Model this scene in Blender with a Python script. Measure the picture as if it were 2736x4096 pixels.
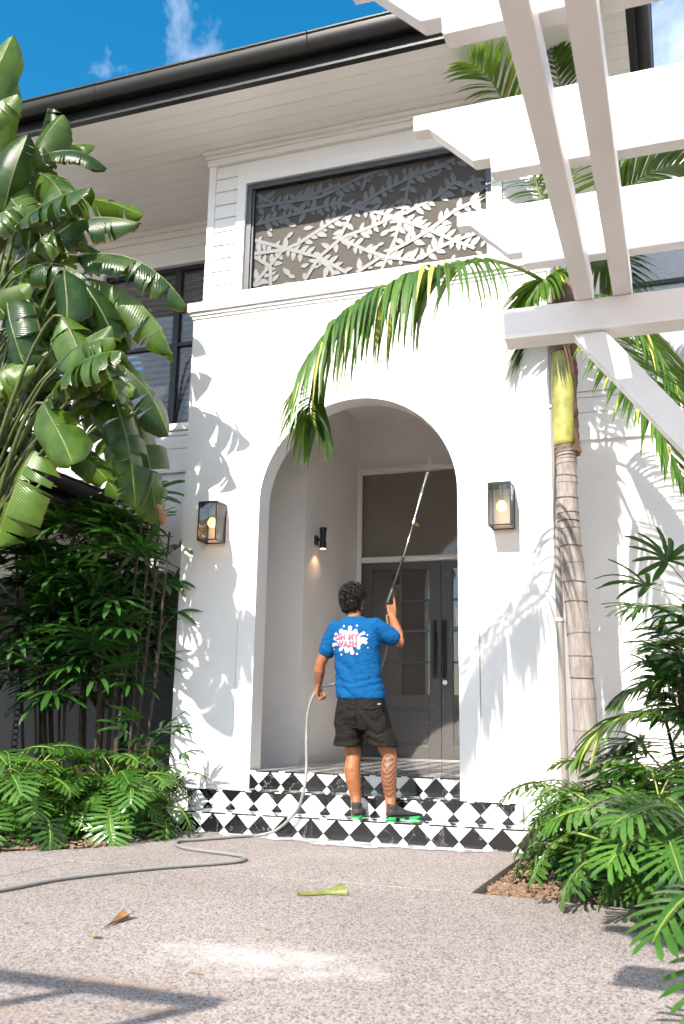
import bpy, bmesh, math, random
from mathutils import Vector, Matrix, noise
from mathutils.bvhtree import BVHTree
R = math.radians
for o in list(bpy.data.objects):
    bpy.data.objects.remove(o)
scene = bpy.context.scene
COL = scene.collection
# ------------------------------------------------------------------ camera
CAM_R = [(0.941579, 0.336337, 0.017506), (0.055562, -0.206394, 0.97689), (-0.332177, 0.918847, 0.213024)]
camd = bpy.data.cameras.new('camera')
cam = bpy.data.objects.new('camera', camd); COL.objects.link(cam)
_r, _u, _f = [Vector(a) for a in CAM_R]
m = Matrix((( _r.x, _u.x, -_f.x, 2.54), (_r.y, _u.y, -_f.y, -7.488), (_r.z, _u.z, -_f.z, 0.9), (0, 0, 0, 1)))
cam.matrix_world = m
camd.sensor_fit = 'VERTICAL'; camd.sensor_height = 36.0; camd.sensor_width = 24.0
camd.lens = 36.0 * 3740 / 4096
camd.clip_start = 0.05; camd.clip_end = 2000
camd.dof.use_dof = True; camd.dof.focus_distance = 7.2; camd.dof.aperture_fstop = 4.0
scene.camera = cam
# ------------------------------------------------------------------ sky, sun, exposure
SUN_TO = Vector((-.151, -1, .917)).normalized()
world = bpy.data.worlds.new('World'); scene.world = world; world.use_nodes = True
def build_world():
    nt = world.node_tree; N = nt.nodes; Lk = nt.links
    N.clear()
    out = N.new('ShaderNodeOutputWorld'); bg = N.new('ShaderNodeBackground')
    sky = N.new('ShaderNodeTexSky'); sky.sky_type = 'NISHITA'; sky.sun_disc = False
    sky.sun_elevation = R(42.2); sky.sun_rotation = R(188.6)
    sky.air_density = 1.0; sky.dust_density = 0.3; sky.ozone_density = 3.0; sky.altitude = 20
    hs = N.new('ShaderNodeHueSaturation'); hs.inputs['Hue'].default_value = .485; hs.inputs['Saturation'].default_value = 1.38; hs.inputs['Value'].default_value = .46
    Lk.new(sky.outputs[0], hs.inputs['Color'])
    tc = N.new('ShaderNodeTexCoord')
    nz = N.new('ShaderNodeTexNoise'); nz.inputs['Scale'].default_value = 5.5; nz.inputs['Detail'].default_value = 10; nz.inputs['Roughness'].default_value = .60
    nz.inputs['Distortion'].default_value = .5
    Lk.new(tc.outputs['Generated'], nz.inputs['Vector'])
    n2 = N.new('ShaderNodeTexNoise'); n2.inputs['Scale'].default_value = 1.6; n2.inputs['Detail'].default_value = 3
    Lk.new(tc.outputs['Generated'], n2.inputs['Vector'])
    def M_(op, a, b, c=None):
        q = N.new('ShaderNodeMath'); q.operation = op
        for k, v_ in enumerate((a, b, c)):
            if v_ is None: continue
            if isinstance(v_, (int, float)): q.inputs[k].default_value = v_
            else: Lk.new(v_, q.inputs[k])
        return q.outputs[0]
    bias = M_('MULTIPLY_ADD', n2.outputs['Fac'], .55, -.06)  # heavier cloud cover added outside the view to fill the shade
    cv = N.new('ShaderNodeVectorMath'); cv.operation = 'DISTANCE'; Lk.new(tc.outputs['Generated'], cv.inputs[0]); cv.inputs[1].default_value = (-.35, .75, .56)
    bias = M_('SUBTRACT', bias, M_('MULTIPLY', M_('MAXIMUM', M_('SUBTRACT', 1.0, M_('DIVIDE', cv.outputs['Value'], 1.0)), 0.0), .62))
    for d_, size, gain_ in CLOUDS:
        dn = N.new('ShaderNodeVectorMath'); dn.operation = 'DISTANCE'; Lk.new(tc.outputs['Generated'], dn.inputs[0]); dn.inputs[1].default_value = d_
        bias = M_('ADD', bias, M_('MULTIPLY', M_('MAXIMUM', M_('SUBTRACT', 1.0, M_('DIVIDE', dn.outputs['Value'], size)), 0.0), gain_))
    cl = M_('ADD', nz.outputs['Fac'], bias)
    rp = N.new('ShaderNodeValToRGB'); rp.color_ramp.elements[0].position = .47; rp.color_ramp.elements[1].position = .98
    rp.color_ramp.elements[0].color = (0, 0, 0, 1); rp.color_ramp.elements[1].color = (.85, .85, .85, 1)
    Lk.new(cl, rp.inputs['Fac'])
    mx = N.new('ShaderNodeMix'); mx.data_type = 'RGBA'
    Lk.new(rp.outputs['Color'], mx.inputs['Factor']); Lk.new(hs.outputs[0], mx.inputs['A']); mx.inputs['B'].default_value = (5.4, 5.3, 5.4, 1)
    Lk.new(mx.outputs['Result'], bg.inputs['Color']); bg.inputs['Strength'].default_value = 0.15
    Lk.new(bg.outputs[0], out.inputs['Surface'])
CLOUDS = [((-0.3963, 0.6836, 0.6129), 0.17, 0.46), ((0.0297, 0.7916, 0.6103), 0.1, 0.25)]
build_world()
sund = bpy.data.lights.new('sun', 'SUN'); sund.energy = 3.0; sund.angle = R(.53); sund.color = (1.0, .925, .82)
sun = bpy.data.objects.new('sun', sund); COL.objects.link(sun)
sun.rotation_euler = (-SUN_TO).to_track_quat('-Z', 'Y').to_euler(); sun.location = (-3, -20, 20)
vs = scene.view_settings
vs.view_transform = 'Standard'; vs.look = 'None'; vs.gamma = 1.0; vs.use_curve_mapping = False
vs.exposure = 1.82
try:
    scene.cycles.max_bounces = 6; scene.cycles.use_adaptive_sampling = True; scene.cycles.adaptive_threshold = .02; scene.cycles.use_light_tree = False; scene.cycles.transparent_max_bounces = 10; scene.cycles.caustics_reflective = False; scene.cycles.caustics_refractive = False
except Exception:
    pass
random.seed(7)
# ------------------------------------------------------------------ helpers
WL = {}
def wl(o): return WL.get(o.name, Vector((0, 0, 0)))
def setpar(o, parent, loc):
    o.location = loc
    WL[o.name] = Vector(loc)
    if parent is not None:
        o.parent = parent
        o.matrix_parent_inverse = Matrix.Translation(-wl(parent))
def tag(o, label=None, cat=None, group=None, kind=None):
    if label: o['label'] = label
    if cat: o['category'] = cat
    if group: o['group'] = group
    if kind: o['kind'] = kind
    return o
def thing(name, loc, label, cat, group=None, kind=None):
    e = bpy.data.objects.new(name, None); COL.objects.link(e)
    e.empty_display_size = .2
    setpar(e, None, Vector(loc)); tag(e, label, cat, group, kind)
    return e
class MB:
    def __init__(s): s.v = []; s.f = []; s.uv = []; s.mi = []
    def add(s, vs, fs, uv=None, mi=0):
        b = len(s.v); s.v += [tuple(a) for a in vs]
        s.uv += uv if uv else [(0, 0)] * len(vs)
        for f in fs: s.f.append([b + i for i in f]); s.mi.append(mi)
        return s
    def box(s, a, b, mi=0):
        x0, y0, z0 = [min(p, q) for p, q in zip(a, b)]; x1, y1, z1 = [max(p, q) for p, q in zip(a, b)]
        return s.add([(x0,y0,z0),(x1,y0,z0),(x1,y1,z0),(x0,y1,z0),(x0,y0,z1),(x1,y0,z1),(x1,y1,z1),(x0,y1,z1)],
              [(0,3,2,1),(4,5,6,7),(0,1,5,4),(1,2,6,5),(2,3,7,6),(3,0,4,7)], mi=mi)
    def prism(s, poly, y0, y1, axis='y', mi=0):
        # poly: list of 2D points; axis: extrusion axis
        def p3(a, b, t):
            return (a, t, b) if axis == 'y' else ((t, a, b) if axis == 'x' else (a, b, t))
        n = len(poly)
        vs = [p3(a, b, y0) for a, b in poly] + [p3(a, b, y1) for a, b in poly]
        fs = [list(range(n)), [n + i for i in reversed(range(n))]] + [(i, n + i, n + (i + 1) % n, (i + 1) % n) for i in range(n)]
        return s.add(vs, fs, mi=mi)
    def tube(s, pts, rad, n=8, cap=True, mi=0, flat=1.0, up=None):
        pts = [Vector(p) for p in pts]
        if not isinstance(rad, (list, tuple)): rad = [rad] * len(pts)
        T = [(pts[min(i + 1, len(pts) - 1)] - pts[max(i - 1, 0)]).normalized() for i in range(len(pts))]
        a = Vector(up) if up else (Vector((0, 0, 1)) if abs(T[0].z) < .9 else Vector((1, 0, 0)))
        u = (a - T[0] * a.dot(T[0])).normalized()
        vs = []; uv = []
        for i, p in enumerate(pts):
            u = (u - T[i] * u.dot(T[i])).normalized(); w = T[i].cross(u)
            for k in range(n):
                t = 2 * math.pi * k / n
                vs.append(p + (u * math.cos(t) + w * math.sin(t) * flat) * rad[i]); uv.append((i / max(1, len(pts) - 1), k / n))
        fs = []
        for i in range(len(pts) - 1):
            for k in range(n):
                fs.append((i*n+k, i*n+(k+1) % n, (i+1)*n+(k+1) % n, (i+1)*n+k))
        if cap:
            fs.append(list(reversed(range(n)))); fs.append([(len(pts)-1)*n+k for k in range(n)])
        return s.add(vs, fs, uv, mi)
    def ell(s, c, r, nu=16, nv=10, mi=0, rot=None):
        c = Vector(c); vs = []; fs = []
        for j in range(nv + 1):
            th = math.pi * j / nv
            for i in range(nu):
                ph = 2 * math.pi * i / nu
                d = Vector((r[0]*math.sin(th)*math.cos(ph), r[1]*math.sin(th)*math.sin(ph), r[2]*math.cos(th)))
                if rot: d = rot @ d
                vs.append(c + d)
        for j in range(nv):
            for i in range(nu):
                q = (j*nu+i, (j+1)*nu+i, (j+1)*nu+(i+1) % nu, j*nu+(i+1) % nu)
                fs.append(q)
        return s.add(vs, fs, mi=mi)
    def lathe(s, c, prof, n=20, mi=0):
        # prof: (r,z)
        vs = []; fs = []
        for r_, z in prof:
            for i in range(n):
                t = 2*math.pi*i/n; vs.append((c[0]+r_*math.cos(t), c[1]+r_*math.sin(t), c[2]+z))
        for j in range(len(prof)-1):
            for i in range(n): fs.append((j*n+i, j*n+(i+1) % n, (j+1)*n+(i+1) % n, (j+1)*n+i))
        fs.append(list(reversed(range(n)))); fs.append([(len(prof)-1)*n+i for i in range(n)])
        return s.add(vs, fs, mi=mi)
    def mesh(s, name, mats, center=None, smooth=False):
        me = bpy.data.meshes.new(name)
        c = center if center is not None else Vector((0, 0, 0))
        me.from_pydata([(a[0]-c[0], a[1]-c[1], a[2]-c[2]) for a in s.v], [], s.f)
        for mt in (mats if isinstance(mats, (list, tuple)) else [mats]): me.materials.append(mt)
        me.polygons.foreach_set('material_index', s.mi)
        if any(u != (0, 0) for u in s.uv):
            ul = me.uv_layers.new(name='UVMap')
            li = [0] * len(me.loops); me.loops.foreach_get('vertex_index', li)
            fl = []
            for i in li: fl += [s.uv[i][0], s.uv[i][1]]
            ul.data.foreach_set('uv', fl)
        if smooth: me.polygons.foreach_set('use_smooth', [True] * len(me.polygons))
        me.update(); me.validate()
        return me
    def cen(s):
        xs = [a[0] for a in s.v]; ys = [a[1] for a in s.v]; zs = [a[2] for a in s.v]
        return Vector(((min(xs)+max(xs))/2, (min(ys)+max(ys))/2, min(zs)))
    def build(s, name, mats, parent=None, smooth=False, bevel=0, label=None, cat=None, group=None, kind=None, edge=None):
        c = s.cen(); me = s.mesh(name, mats, c, smooth)
        if edge is not None:
            me.set_sharp_from_angle(angle=R(edge))
        o = bpy.data.objects.new(name, me); COL.objects.link(o)
        setpar(o, parent, c); tag(o, label, cat, group, kind)
        if bevel:
            b = o.modifiers.new('bevel', 'BEVEL'); b.width = bevel; b.segments = 2; b.limit_method = 'ANGLE'; b.angle_limit = R(40)
        return o
def place(name, me, parent, loc, rot=None, scale=None, label=None, cat=None):
    o = bpy.data.objects.new(name, me); COL.objects.link(o)
    setpar(o, parent, Vector(loc))
    if rot is not None:
        o.rotation_mode = 'QUATERNION'; o.rotation_quaternion = rot
    if scale is not None: o.scale = (scale,)*3 if not isinstance(scale, (tuple, list)) else scale
    tag(o, label, cat)
    return o
def bx(name, a, b, mat, parent=None, bevel=0, **k): return MB().box(a, b).build(name, mat, parent, bevel=bevel, **k)
# ------------------------------------------------------------------ materials
class NT:
    def __init__(s, name):
        s.m = bpy.data.materials.new(name); s.m.use_nodes = True; s.t = s.m.node_tree; s.N = s.t.nodes
        s.b = s.N['Principled BSDF']; s.out = s.N['Material Output']
    def n(s, typ, **k):
        q = s.N.new(typ)
        for a, v in k.items():
            if a in q.inputs: q.inputs[a].default_value = v
            else: setattr(q, a, v)
        return q
    def l(s, a, b): s.t.links.new(a, b)
    def ramp(s, fac, stops):
        r_ = s.N.new('ShaderNodeValToRGB'); e = r_.color_ramp.elements
        while len(e) < len(stops): e.new(.5)
        for q, (p, c) in zip(e, stops): q.position = p; q.color = (*c, 1) if len(c) == 3 else c
        s.l(fac, r_.inputs['Fac']); return r_
    def coord(s, kind='Object', scale=(1, 1, 1), rot=(0, 0, 0)):
        tc = s.N.new('ShaderNodeTexCoord'); mp = s.N.new('ShaderNodeMapping'); mp.inputs['Scale'].default_value = scale; mp.inputs['Rotation'].default_value = rot
        s.l(tc.outputs[kind], mp.inputs['Vector']); return mp.outputs[0]
    def wcoord(s, scale=(1, 1, 1)):
        g = s.N.new('ShaderNodeNewGeometry'); mp = s.N.new('ShaderNodeMapping'); mp.inputs['Scale'].default_value = scale
        s.l(g.outputs['Position'], mp.inputs['Vector']); return mp.outputs[0]
    def noise(s, vec, scale, detail=4, rough=.5, dist=0):
        q = s.n('ShaderNodeTexNoise'); q.inputs['Scale'].default_value = scale; q.inputs['Detail'].default_value = detail
        q.inputs['Roughness'].default_value = rough; q.inputs['Distortion'].default_value = dist
        if vec is not None: s.l(vec, q.inputs['Vector'])
        return q.outputs['Fac']
    def bump(s, h, strength=.2, dist=.01):
        q = s.n('ShaderNodeBump'); q.inputs['Strength'].default_value = strength; q.inputs['Distance'].default_value = dist
        s.l(h, q.inputs['Height']); s.l(q.outputs[0], s.b.inputs['Normal']); return q
def simple(name, col, rough=.5, metal=0, var=.08, vscale=3, bump=0, bscale=60, spec=.5, coat=0):
    t = NT(name); w = t.wcoord()
    f = t.noise(w, vscale, 5, .6)
    r_ = t.ramp(f, [(.3, tuple(c*(1-var) for c in col)), (.7, tuple(min(1, c*(1+var)) for c in col))])
    t.l(r_.outputs[0], t.b.inputs['Base Color'])
    t.b.inputs['Roughness'].default_value = rough; t.b.inputs['Metallic'].default_value = metal
    t.b.inputs['Specular IOR Level'].default_value = spec
    t.b.inputs['Coat Weight'].default_value = coat
    if bump: t.bump(t.noise(w, bscale, 4, .6), bump, .004)
    return t.m
def leafmat(name, c1, c2, trans=.35, rough=.32, vein=60, veinbump=.25, edge=None, tcol=None, spec=.5):
    t = NT(name)
    tc = t.N.new('ShaderNodeTexCoord'); sep = t.N.new('ShaderNodeSeparateXYZ'); t.l(tc.outputs['UV'], sep.inputs[0])
    oi = t.N.new('ShaderNodeObjectInfo')
    nz = t.noise(t.wcoord(), 5, 4, .6)
    add = t.n('ShaderNodeMath', operation='ADD'); t.l(nz, add.inputs[0])
    mul = t.n('ShaderNodeMath', operation='MULTIPLY_ADD'); mul.inputs[1].default_value = .5; mul.inputs[2].default_value = -.25
    t.l(oi.outputs['Random'], mul.inputs[0]); t.l(mul.outputs[0], add.inputs[1])
    r_ = t.ramp(add.outputs[0], [(.25, c1), (.75, c2)])
    col = r_.outputs[0]
    # veins run across the blade: stripes along u, skewed by |v|
    ab = t.n('ShaderNodeMath', operation='ABSOLUTE'); t.l(sep.outputs['Y'], ab.inputs[0])
    sk = t.n('ShaderNodeMath', operation='MULTIPLY_ADD'); sk.inputs[1].default_value = -.12; t.l(ab.outputs[0], sk.inputs[0]); t.l(sep.outputs['X'], sk.inputs[2])
    fr = t.n('ShaderNodeMath', operation='MULTIPLY'); fr.inputs[1].default_value = vein * 6.283; t.l(sk.outputs[0], fr.inputs[0])
    sn = t.n('ShaderNodeMath', operation='SINE'); t.l(fr.outputs[0], sn.inputs[0])
    if veinbump: t.bump(sn.outputs[0], veinbump, .003)
    # pale midrib
    lt = t.n('ShaderNodeMath', operation='LESS_THAN'); lt.inputs[1].default_value = .035; t.l(ab.outputs[0], lt.inputs[0])
    mx = t.n('ShaderNodeMix', data_type='RGBA'); t.l(lt.outputs[0], mx.inputs['Factor']); t.l(col, mx.inputs['A']); mx.inputs['B'].default_value = (min(1, c2[0]*2.4), min(1, c2[1]*1.9), c2[2]*1.6, 1)
    col = mx.outputs['Result']
    if edge:
        gt = t.n('ShaderNodeMath', operation='GREATER_THAN'); gt.inputs[1].default_value = .972
        nn = t.noise(t.wcoord(), 14, 3, .6); ad = t.n('ShaderNodeMath', operation='MULTIPLY_ADD'); ad.inputs[1].default_value = .12; t.l(nn, ad.inputs[0])
        sb = t.n('ShaderNodeMath', operation='SUBTRACT'); t.l(ab.outputs[0], sb.inputs[0]); sb.inputs[1].default_value = .05
        t.l(sb.outputs[0], ad.inputs[2]); t.l(ad.outputs[0], gt.inputs[0])
        m2 = t.n('ShaderNodeMix', data_type='RGBA'); t.l(gt.outputs[0], m2.inputs['Factor']); t.l(col, m2.inputs['A']); m2.inputs['B'].default_value = (*edge, 1)
        col = m2.outputs['Result']
    t.l(col, t.b.inputs['Base Color']); t.b.inputs['Roughness'].default_value = rough; t.b.inputs['Specular IOR Level'].default_value = spec
    tr = t.n('ShaderNodeBsdfTranslucent'); hs = t.n('ShaderNodeHueSaturation'); hs.inputs['Hue'].default_value = .475; hs.inputs['Value'].default_value = 1.9; hs.inputs['Saturation'].default_value = 1.1
    t.l(col, hs.inputs['Color']); t.l(hs.outputs[0], tr.inputs['Color'])
    ms = t.n('ShaderNodeMixShader'); ms.inputs[0].default_value = trans; t.l(t.b.outputs[0], ms.inputs[1]); t.l(tr.outputs[0], ms.inputs[2]); t.l(ms.outputs[0], t.out.inputs['Surface'])
    return t.m
def glassmat(name, tint=(.8, .82, .85), refl=.12, dirt=.0, rough=.02, dcol=(.5, .5, .5), film=.25):  # dirt: spots; dirt*film: even layer, painting reflected surroundings in the door glass
    t = NT(name); t.N.remove(t.b)
    tr = t.n('ShaderNodeBsdfTransparent'); tr.inputs[0].default_value = (*tint, 1)
    gl = t.n('ShaderNodeBsdfGlossy'); gl.inputs['Roughness'].default_value = rough
    fr = t.n('ShaderNodeFresnel'); fr.inputs[0].default_value = 1.5
    ad = t.n('ShaderNodeMath', operation='ADD'); ad.inputs[1].default_value = refl; t.l(fr.outputs[0], ad.inputs[0])
    ms = t.n('ShaderNodeMixShader'); t.l(ad.outputs[0], ms.inputs[0]); t.l(tr.outputs[0], ms.inputs[1]); t.l(gl.outputs[0], ms.inputs[2])
    last = ms.outputs[0]
    if dirt:
        df = t.n('ShaderNodeBsdfDiffuse'); df.inputs[0].default_value = (*dcol, 1)
        vz = t.n('ShaderNodeTexVoronoi'); vz.inputs['Scale'].default_value = 90; t.l(t.wcoord((1, 1, .6)), vz.inputs['Vector'])
        rp = t.ramp(vz.outputs['Distance'], [(.18, (1, 1, 1)), (.32, (0, 0, 0))])
        nz = t.ramp(t.noise(t.wcoord(), 3, 3, .5), [(.4, (0, 0, 0)), (.65, (1, 1, 1))])
        mu = t.n('ShaderNodeMath', operation='MULTIPLY'); t.l(rp.outputs[0], mu.inputs[0]); t.l(nz.outputs[0], mu.inputs[1])
        m2 = t.n('ShaderNodeMath', operation='MULTIPLY_ADD'); m2.inputs[1].default_value = dirt; m2.inputs[2].default_value = dirt*film; t.l(mu.outputs[0], m2.inputs[0])  # even part paints surroundings reflected in the door glass, apart from the spots
        s2 = t.n('ShaderNodeMixShader'); t.l(m2.outputs[0], s2.inputs[0]); t.l(last, s2.inputs[1]); t.l(df.outputs[0], s2.inputs[2]); last = s2.outputs[0]
    t.l(last, t.out.inputs['Surface'])
    return t.m
def emis(name, col, strength):
    t = NT(name); t.b.inputs['Base Color'].default_value = (.9, .85, .8, 1)
    t.b.inputs['Emission Color'].default_value = (*col, 1); t.b.inputs['Emission Strength'].default_value = strength
    return t.m
M = {}
M['white'] = simple('white_render', (.83, .785, .755), .62, var=.04, vscale=2.2, bump=.14, bscale=90)
M['trim'] = simple('white_trim_paint', (.83, .795, .77), .4, var=.02, vscale=2, bump=.03, bscale=60)
M['soffit'] = simple('white_soffit_paint', (.84, .80, .775), .38, var=.02, vscale=2, bump=.03, bscale=90)
M['pergola'] = simple('white_gloss_timber_paint', (.84, .80, .775), .42, var=.03, vscale=4, bump=.05, bscale=40)
M['gutter'] = simple('charcoal_metal', (.012, .011, .010), .42, metal=.0, var=.15, vscale=6, spec=.3)
M['roof'] = simple('charcoal_roof_sheet', (.03, .03, .032), .5, var=.15)
M['darkframe'] = simple('black_window_frame', (.014, .014, .015), .4, var=.1)
M['blacksteel'] = simple('black_lantern_steel', (.005, .005, .005), .38, var=.1)
M['door'] = simple('charcoal_door_paint', (.085, .078, .075), .4, var=.06, vscale=8, bump=.05, bscale=120)
M['dark_room'] = simple('dim_interior', (.12, .11, .10), .8, var=.1)
M['grey_pipe'] = simple('grey_downpipe', (.25, .225, .205), .4, var=.05)
M['shutter'] = simple('white_shutter', (.62, .62, .62), .5, var=.03)
M['glass_door'] = glassmat('door_glass', (.6, .57, .53), .05, .16, .03, (.50, .44, .385), 2.2)
M['glass_pane'] = glassmat('door_pane_glass', (.5, .48, .45), .08, .12, .03, (.42, .37, .33), .8)
M['glass_pale'] = glassmat('pale_window_glass', (.6, .6, .62), .05, .45, .1, (.62, .64, .68), 1.3)  # window glass with a strong pale even layer
M['glass_win'] = glassmat('window_glass', (.72, .72, .72), .0, .22, .02, (.55, .55, .58))
M['glass_clear'] = glassmat('lantern_glass', (.93, .93, .93), .02, .12, .02, (.7, .7, .7))
M['bulb'] = emis('warm_bulb', (1.0, .55, .16), 1.1)
M['bulbc'] = emis('bulb_neck', (1.0, .8, .5), .6)
M['brass'] = simple('brass_socket', (.45, .3, .12), .35, metal=1)
M['steel'] = simple('bright_steel', (.6, .58, .55), .3, metal=1)
M['black_rubber'] = simple('black_rubber', (.014, .014, .015), .5, var=.1)
M['hose'] = simple('grey_hose', (.20, .195, .19), .4, var=.06, vscale=20)
M['soil'] = simple('dark_soil', (.06, .042, .03), .95, var=.3, vscale=12, bump=.6, bscale=40)
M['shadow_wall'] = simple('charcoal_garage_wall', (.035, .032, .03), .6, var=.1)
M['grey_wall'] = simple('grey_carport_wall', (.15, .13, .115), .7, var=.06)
M['cane'] = simple('brown_palm_cane', (.05, .034, .022), .85, var=.4, vscale=30, bump=.5, bscale=90)
M['chain'] = simple('blackened_chain', (.02, .018, .016), .45, metal=.6)
M['paper'] = simple('white_paper', (.75, .75, .76), .6, var=.01)
M['skincol'] = None
def drivemat():
    t = NT('exposed_aggregate_concrete'); w = t.wcoord()
    vz = t.n('ShaderNodeTexVoronoi'); vz.inputs['Scale'].default_value = 135; vz.inputs['Randomness'].default_value = 1
    ww = t.wcoord((1, .75, 1)); t.l(ww, vz.inputs['Vector'])
    sx = t.n('ShaderNodeSeparateColor'); t.l(vz.outputs['Color'], sx.inputs[0])
    stones = t.ramp(sx.outputs[0], [(.0, (.045, .039, .038)), (.22, (.09, .078, .075)), (.38, (.225, .198, .190)), (.8, (.29, .257, .247)), (1, (.38, .345, .335))])
    ed = t.n('ShaderNodeTexVoronoi'); ed.feature = 'DISTANCE_TO_EDGE'; ed.inputs['Scale'].default_value = 135; t.l(ww, ed.inputs['Vector'])
    er = t.ramp(ed.outputs['Distance'], [(.0, (1, 1, 1)), (.12, (0, 0, 0))])
    m1 = t.n('ShaderNodeMix', data_type='RGBA'); t.l(er.outputs[0], m1.inputs['Factor']); t.l(stones.outputs[0], m1.inputs['A']); m1.inputs['B'].default_value = (.245, .215, .206, 1)
    big = t.noise(w, .55, 5, .6, .3)
    br = t.ramp(big, [(.3, (.84, .82, .80)), (.68, (1.12, 1.11, 1.10))])
    m2 = t.n('ShaderNodeMix', data_type='RGBA', blend_type='MULTIPLY'); m2.inputs['Factor'].default_value = 1; t.l(m1.outputs['Result'], m2.inputs['A']); t.l(br.outputs[0], m2.inputs['B'])
    col = m2.outputs['Result']
    def blob(cx, cy, rx, ry, c, amt, soft=.5, nsc=6, col=None):
        g = t.N.new('ShaderNodeNewGeometry'); mp = t.N.new('ShaderNodeMapping'); mp.vector_type = 'TEXTURE'
        mp.inputs['Location'].default_value = (cx, cy, 0); mp.inputs['Scale'].default_value = (rx*2.2, ry*2.2, 1); t.l(g.outputs['Position'], mp.inputs['Vector'])
        ln = t.n('ShaderNodeVectorMath', operation='LENGTH'); t.l(mp.outputs[0], ln.inputs[0])
        nzz = t.noise(w, nsc, 5, .65); ma = t.n('ShaderNodeMath', operation='MULTIPLY_ADD'); ma.inputs[1].default_value = 1.1; t.l(nzz, ma.inputs[0]); t.l(ln.outputs['Value'], ma.inputs[2])
        rr = t.ramp(ma.outputs[0], [(.55, (1, 1, 1)), (min(.99, .55+soft), (0, 0, 0))])
        # ramp input beyond 1 clamps; scale distance so the edge is inside 0..1
        mu = t.n('ShaderNodeMath', operation='MULTIPLY'); mu.inputs[1].default_value = amt; t.l(rr.outputs[0], mu.inputs[0])
        mm = t.n('ShaderNodeMix', data_type='RGBA'); t.l(mu.outputs[0], mm.inputs['Factor']); t.l(col, mm.inputs['A']); mm.inputs['B'].default_value = (*c, 1)
        return mm.outputs['Result']
    # rusty dirt and a pale patch of reflected sun painted into the colour
    col = blob(.72, -4.50, .55, .09, (.22, .14, .09), .65, .4, 9, col)
    col = blob(.95, -4.72, .22, .09, (.15, .10, .07), .7, .4, 14, col)
    col = blob(.45, -4.85, .5, .12, (.24, .17, .12), .5, .4, 9, col)
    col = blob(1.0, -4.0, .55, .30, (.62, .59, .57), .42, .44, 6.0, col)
    t.l(col, t.b.inputs['Base Color']); t.b.inputs['Roughness'].default_value = .85
    t.bump(ed.outputs['Distance'], .5, .006)
    return t.m
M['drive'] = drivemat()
M['joint'] = simple('pale_joint_filler', (.42, .39, .36), .8, var=.1)
def tilemat(name, black):
    t = NT(name); w = t.wcoord()
    oi = t.N.new('ShaderNodeObjectInfo')
    vm = t.n('ShaderNodeVectorMath', operation='ADD'); t.l(w, vm.inputs[0])
    cb = t.n('ShaderNodeCombineXYZ'); mu = t.n('ShaderNodeMath', operation='MULTIPLY'); mu.inputs[1].default_value = 37; t.l(oi.outputs['Random'], mu.inputs[0])
    t.l(mu.outputs[0], cb.inputs[0]); t.l(mu.outputs[0], cb.inputs[2]); t.l(cb.outputs[0], vm.inputs[1])
    nz = t.noise(vm.outputs[0], 3.5 if black else 6, 6, .55, .8)
    if black:
        d = t.n('ShaderNodeMath', operation='SUBTRACT'); d.inputs[1].default_value = .5; t.l(nz, d.inputs[0])
        a = t.n('ShaderNodeMath', operation='ABSOLUTE'); t.l(d.outputs[0], a.inputs[0])
        v1 = t.ramp(a.outputs[0], [(0, (.20, .20, .21)), (.0022, (.05, .05, .052)), (.008, (.010, .010, .011))])
        st = t.noise(t.wcoord((22, 22, 1.2)), 1.0, 5, .6)
        s2 = t.ramp(st, [(.60, (0, 0, 0)), (.85, (.055, .055, .06))])
        ad = t.n('ShaderNodeMix', data_type='RGBA', blend_type='ADD'); ad.inputs['Factor'].default_value = 1; t.l(v1.outputs[0], ad.inputs['A']); t.l(s2.outputs[0], ad.inputs['B'])
        t.l(ad.outputs['Result'], t.b.inputs['Base Color'])
    else:
        v1 = t.ramp(nz, [(.35, (.80, .79, .78)), (.5, (.74, .735, .73)), (.53, (.62, .62, .62)), (.56, (.78, .775, .77))])
        t.l(v1.outputs[0], t.b.inputs['Base Color'])
    t.b.inputs['Roughness'].default_value = .12
    t.b.inputs['Coat Weight'].default_value = .3
    return t.m
M['tile_b'] = tilemat('black_marble_tile', True); M['tile_w'] = tilemat('white_marble_tile', False)
M['grout'] = simple('warm_grout', (.34, .29, .24), .8)
M['strel'] = leafmat('paddle_leaf', (.013, .045, .006), (.085, .160, .017), .36, .31, 40, .25, edge=(.13, .10, .022), spec=.5)
M['strel_stalk'] = simple('green_stalk', (.065, .085, .022), .45, var=.25, vscale=9)
M['deadleaf'] = simple('dry_brown_leaf', (.30, .15, .06), .7, var=.3, vscale=14)
M['rhapis'] = leafmat('fan_palm_leaf', (.013, .050, .010), (.038, .115, .020), .20, .36, 0.0, 0)
M['xanadu'] = leafmat('lobed_leaf', (.022, .080, .010), (.085, .20, .030), .26, .24, 12, .25)
M['xan_stalk'] = simple('yellow_green_stalk', (.17, .22, .04), .4, var=.3, vscale=9)
M['frond'] = leafmat('palm_leaflet', (.026, .075, .010), (.085, .175, .024), .28, .32, 0, 0)
M['frond_y'] = simple('yellowing_palm_leaflet', (.30, .30, .05), .4, var=.3, vscale=10)
M['rachis'] = simple('palm_rachis', (.16, .19, .05), .45, var=.25, vscale=10)
M['cshaft'] = simple('yellow_green_crownshaft', (.30, .29, .075), .45, var=.35, vscale=7, bump=.05, bscale=30)
M['sheath'] = simple('dry_sheath', (.14, .075, .05), .7, var=.5, vscale=9, bump=.3, bscale=40)
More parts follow.
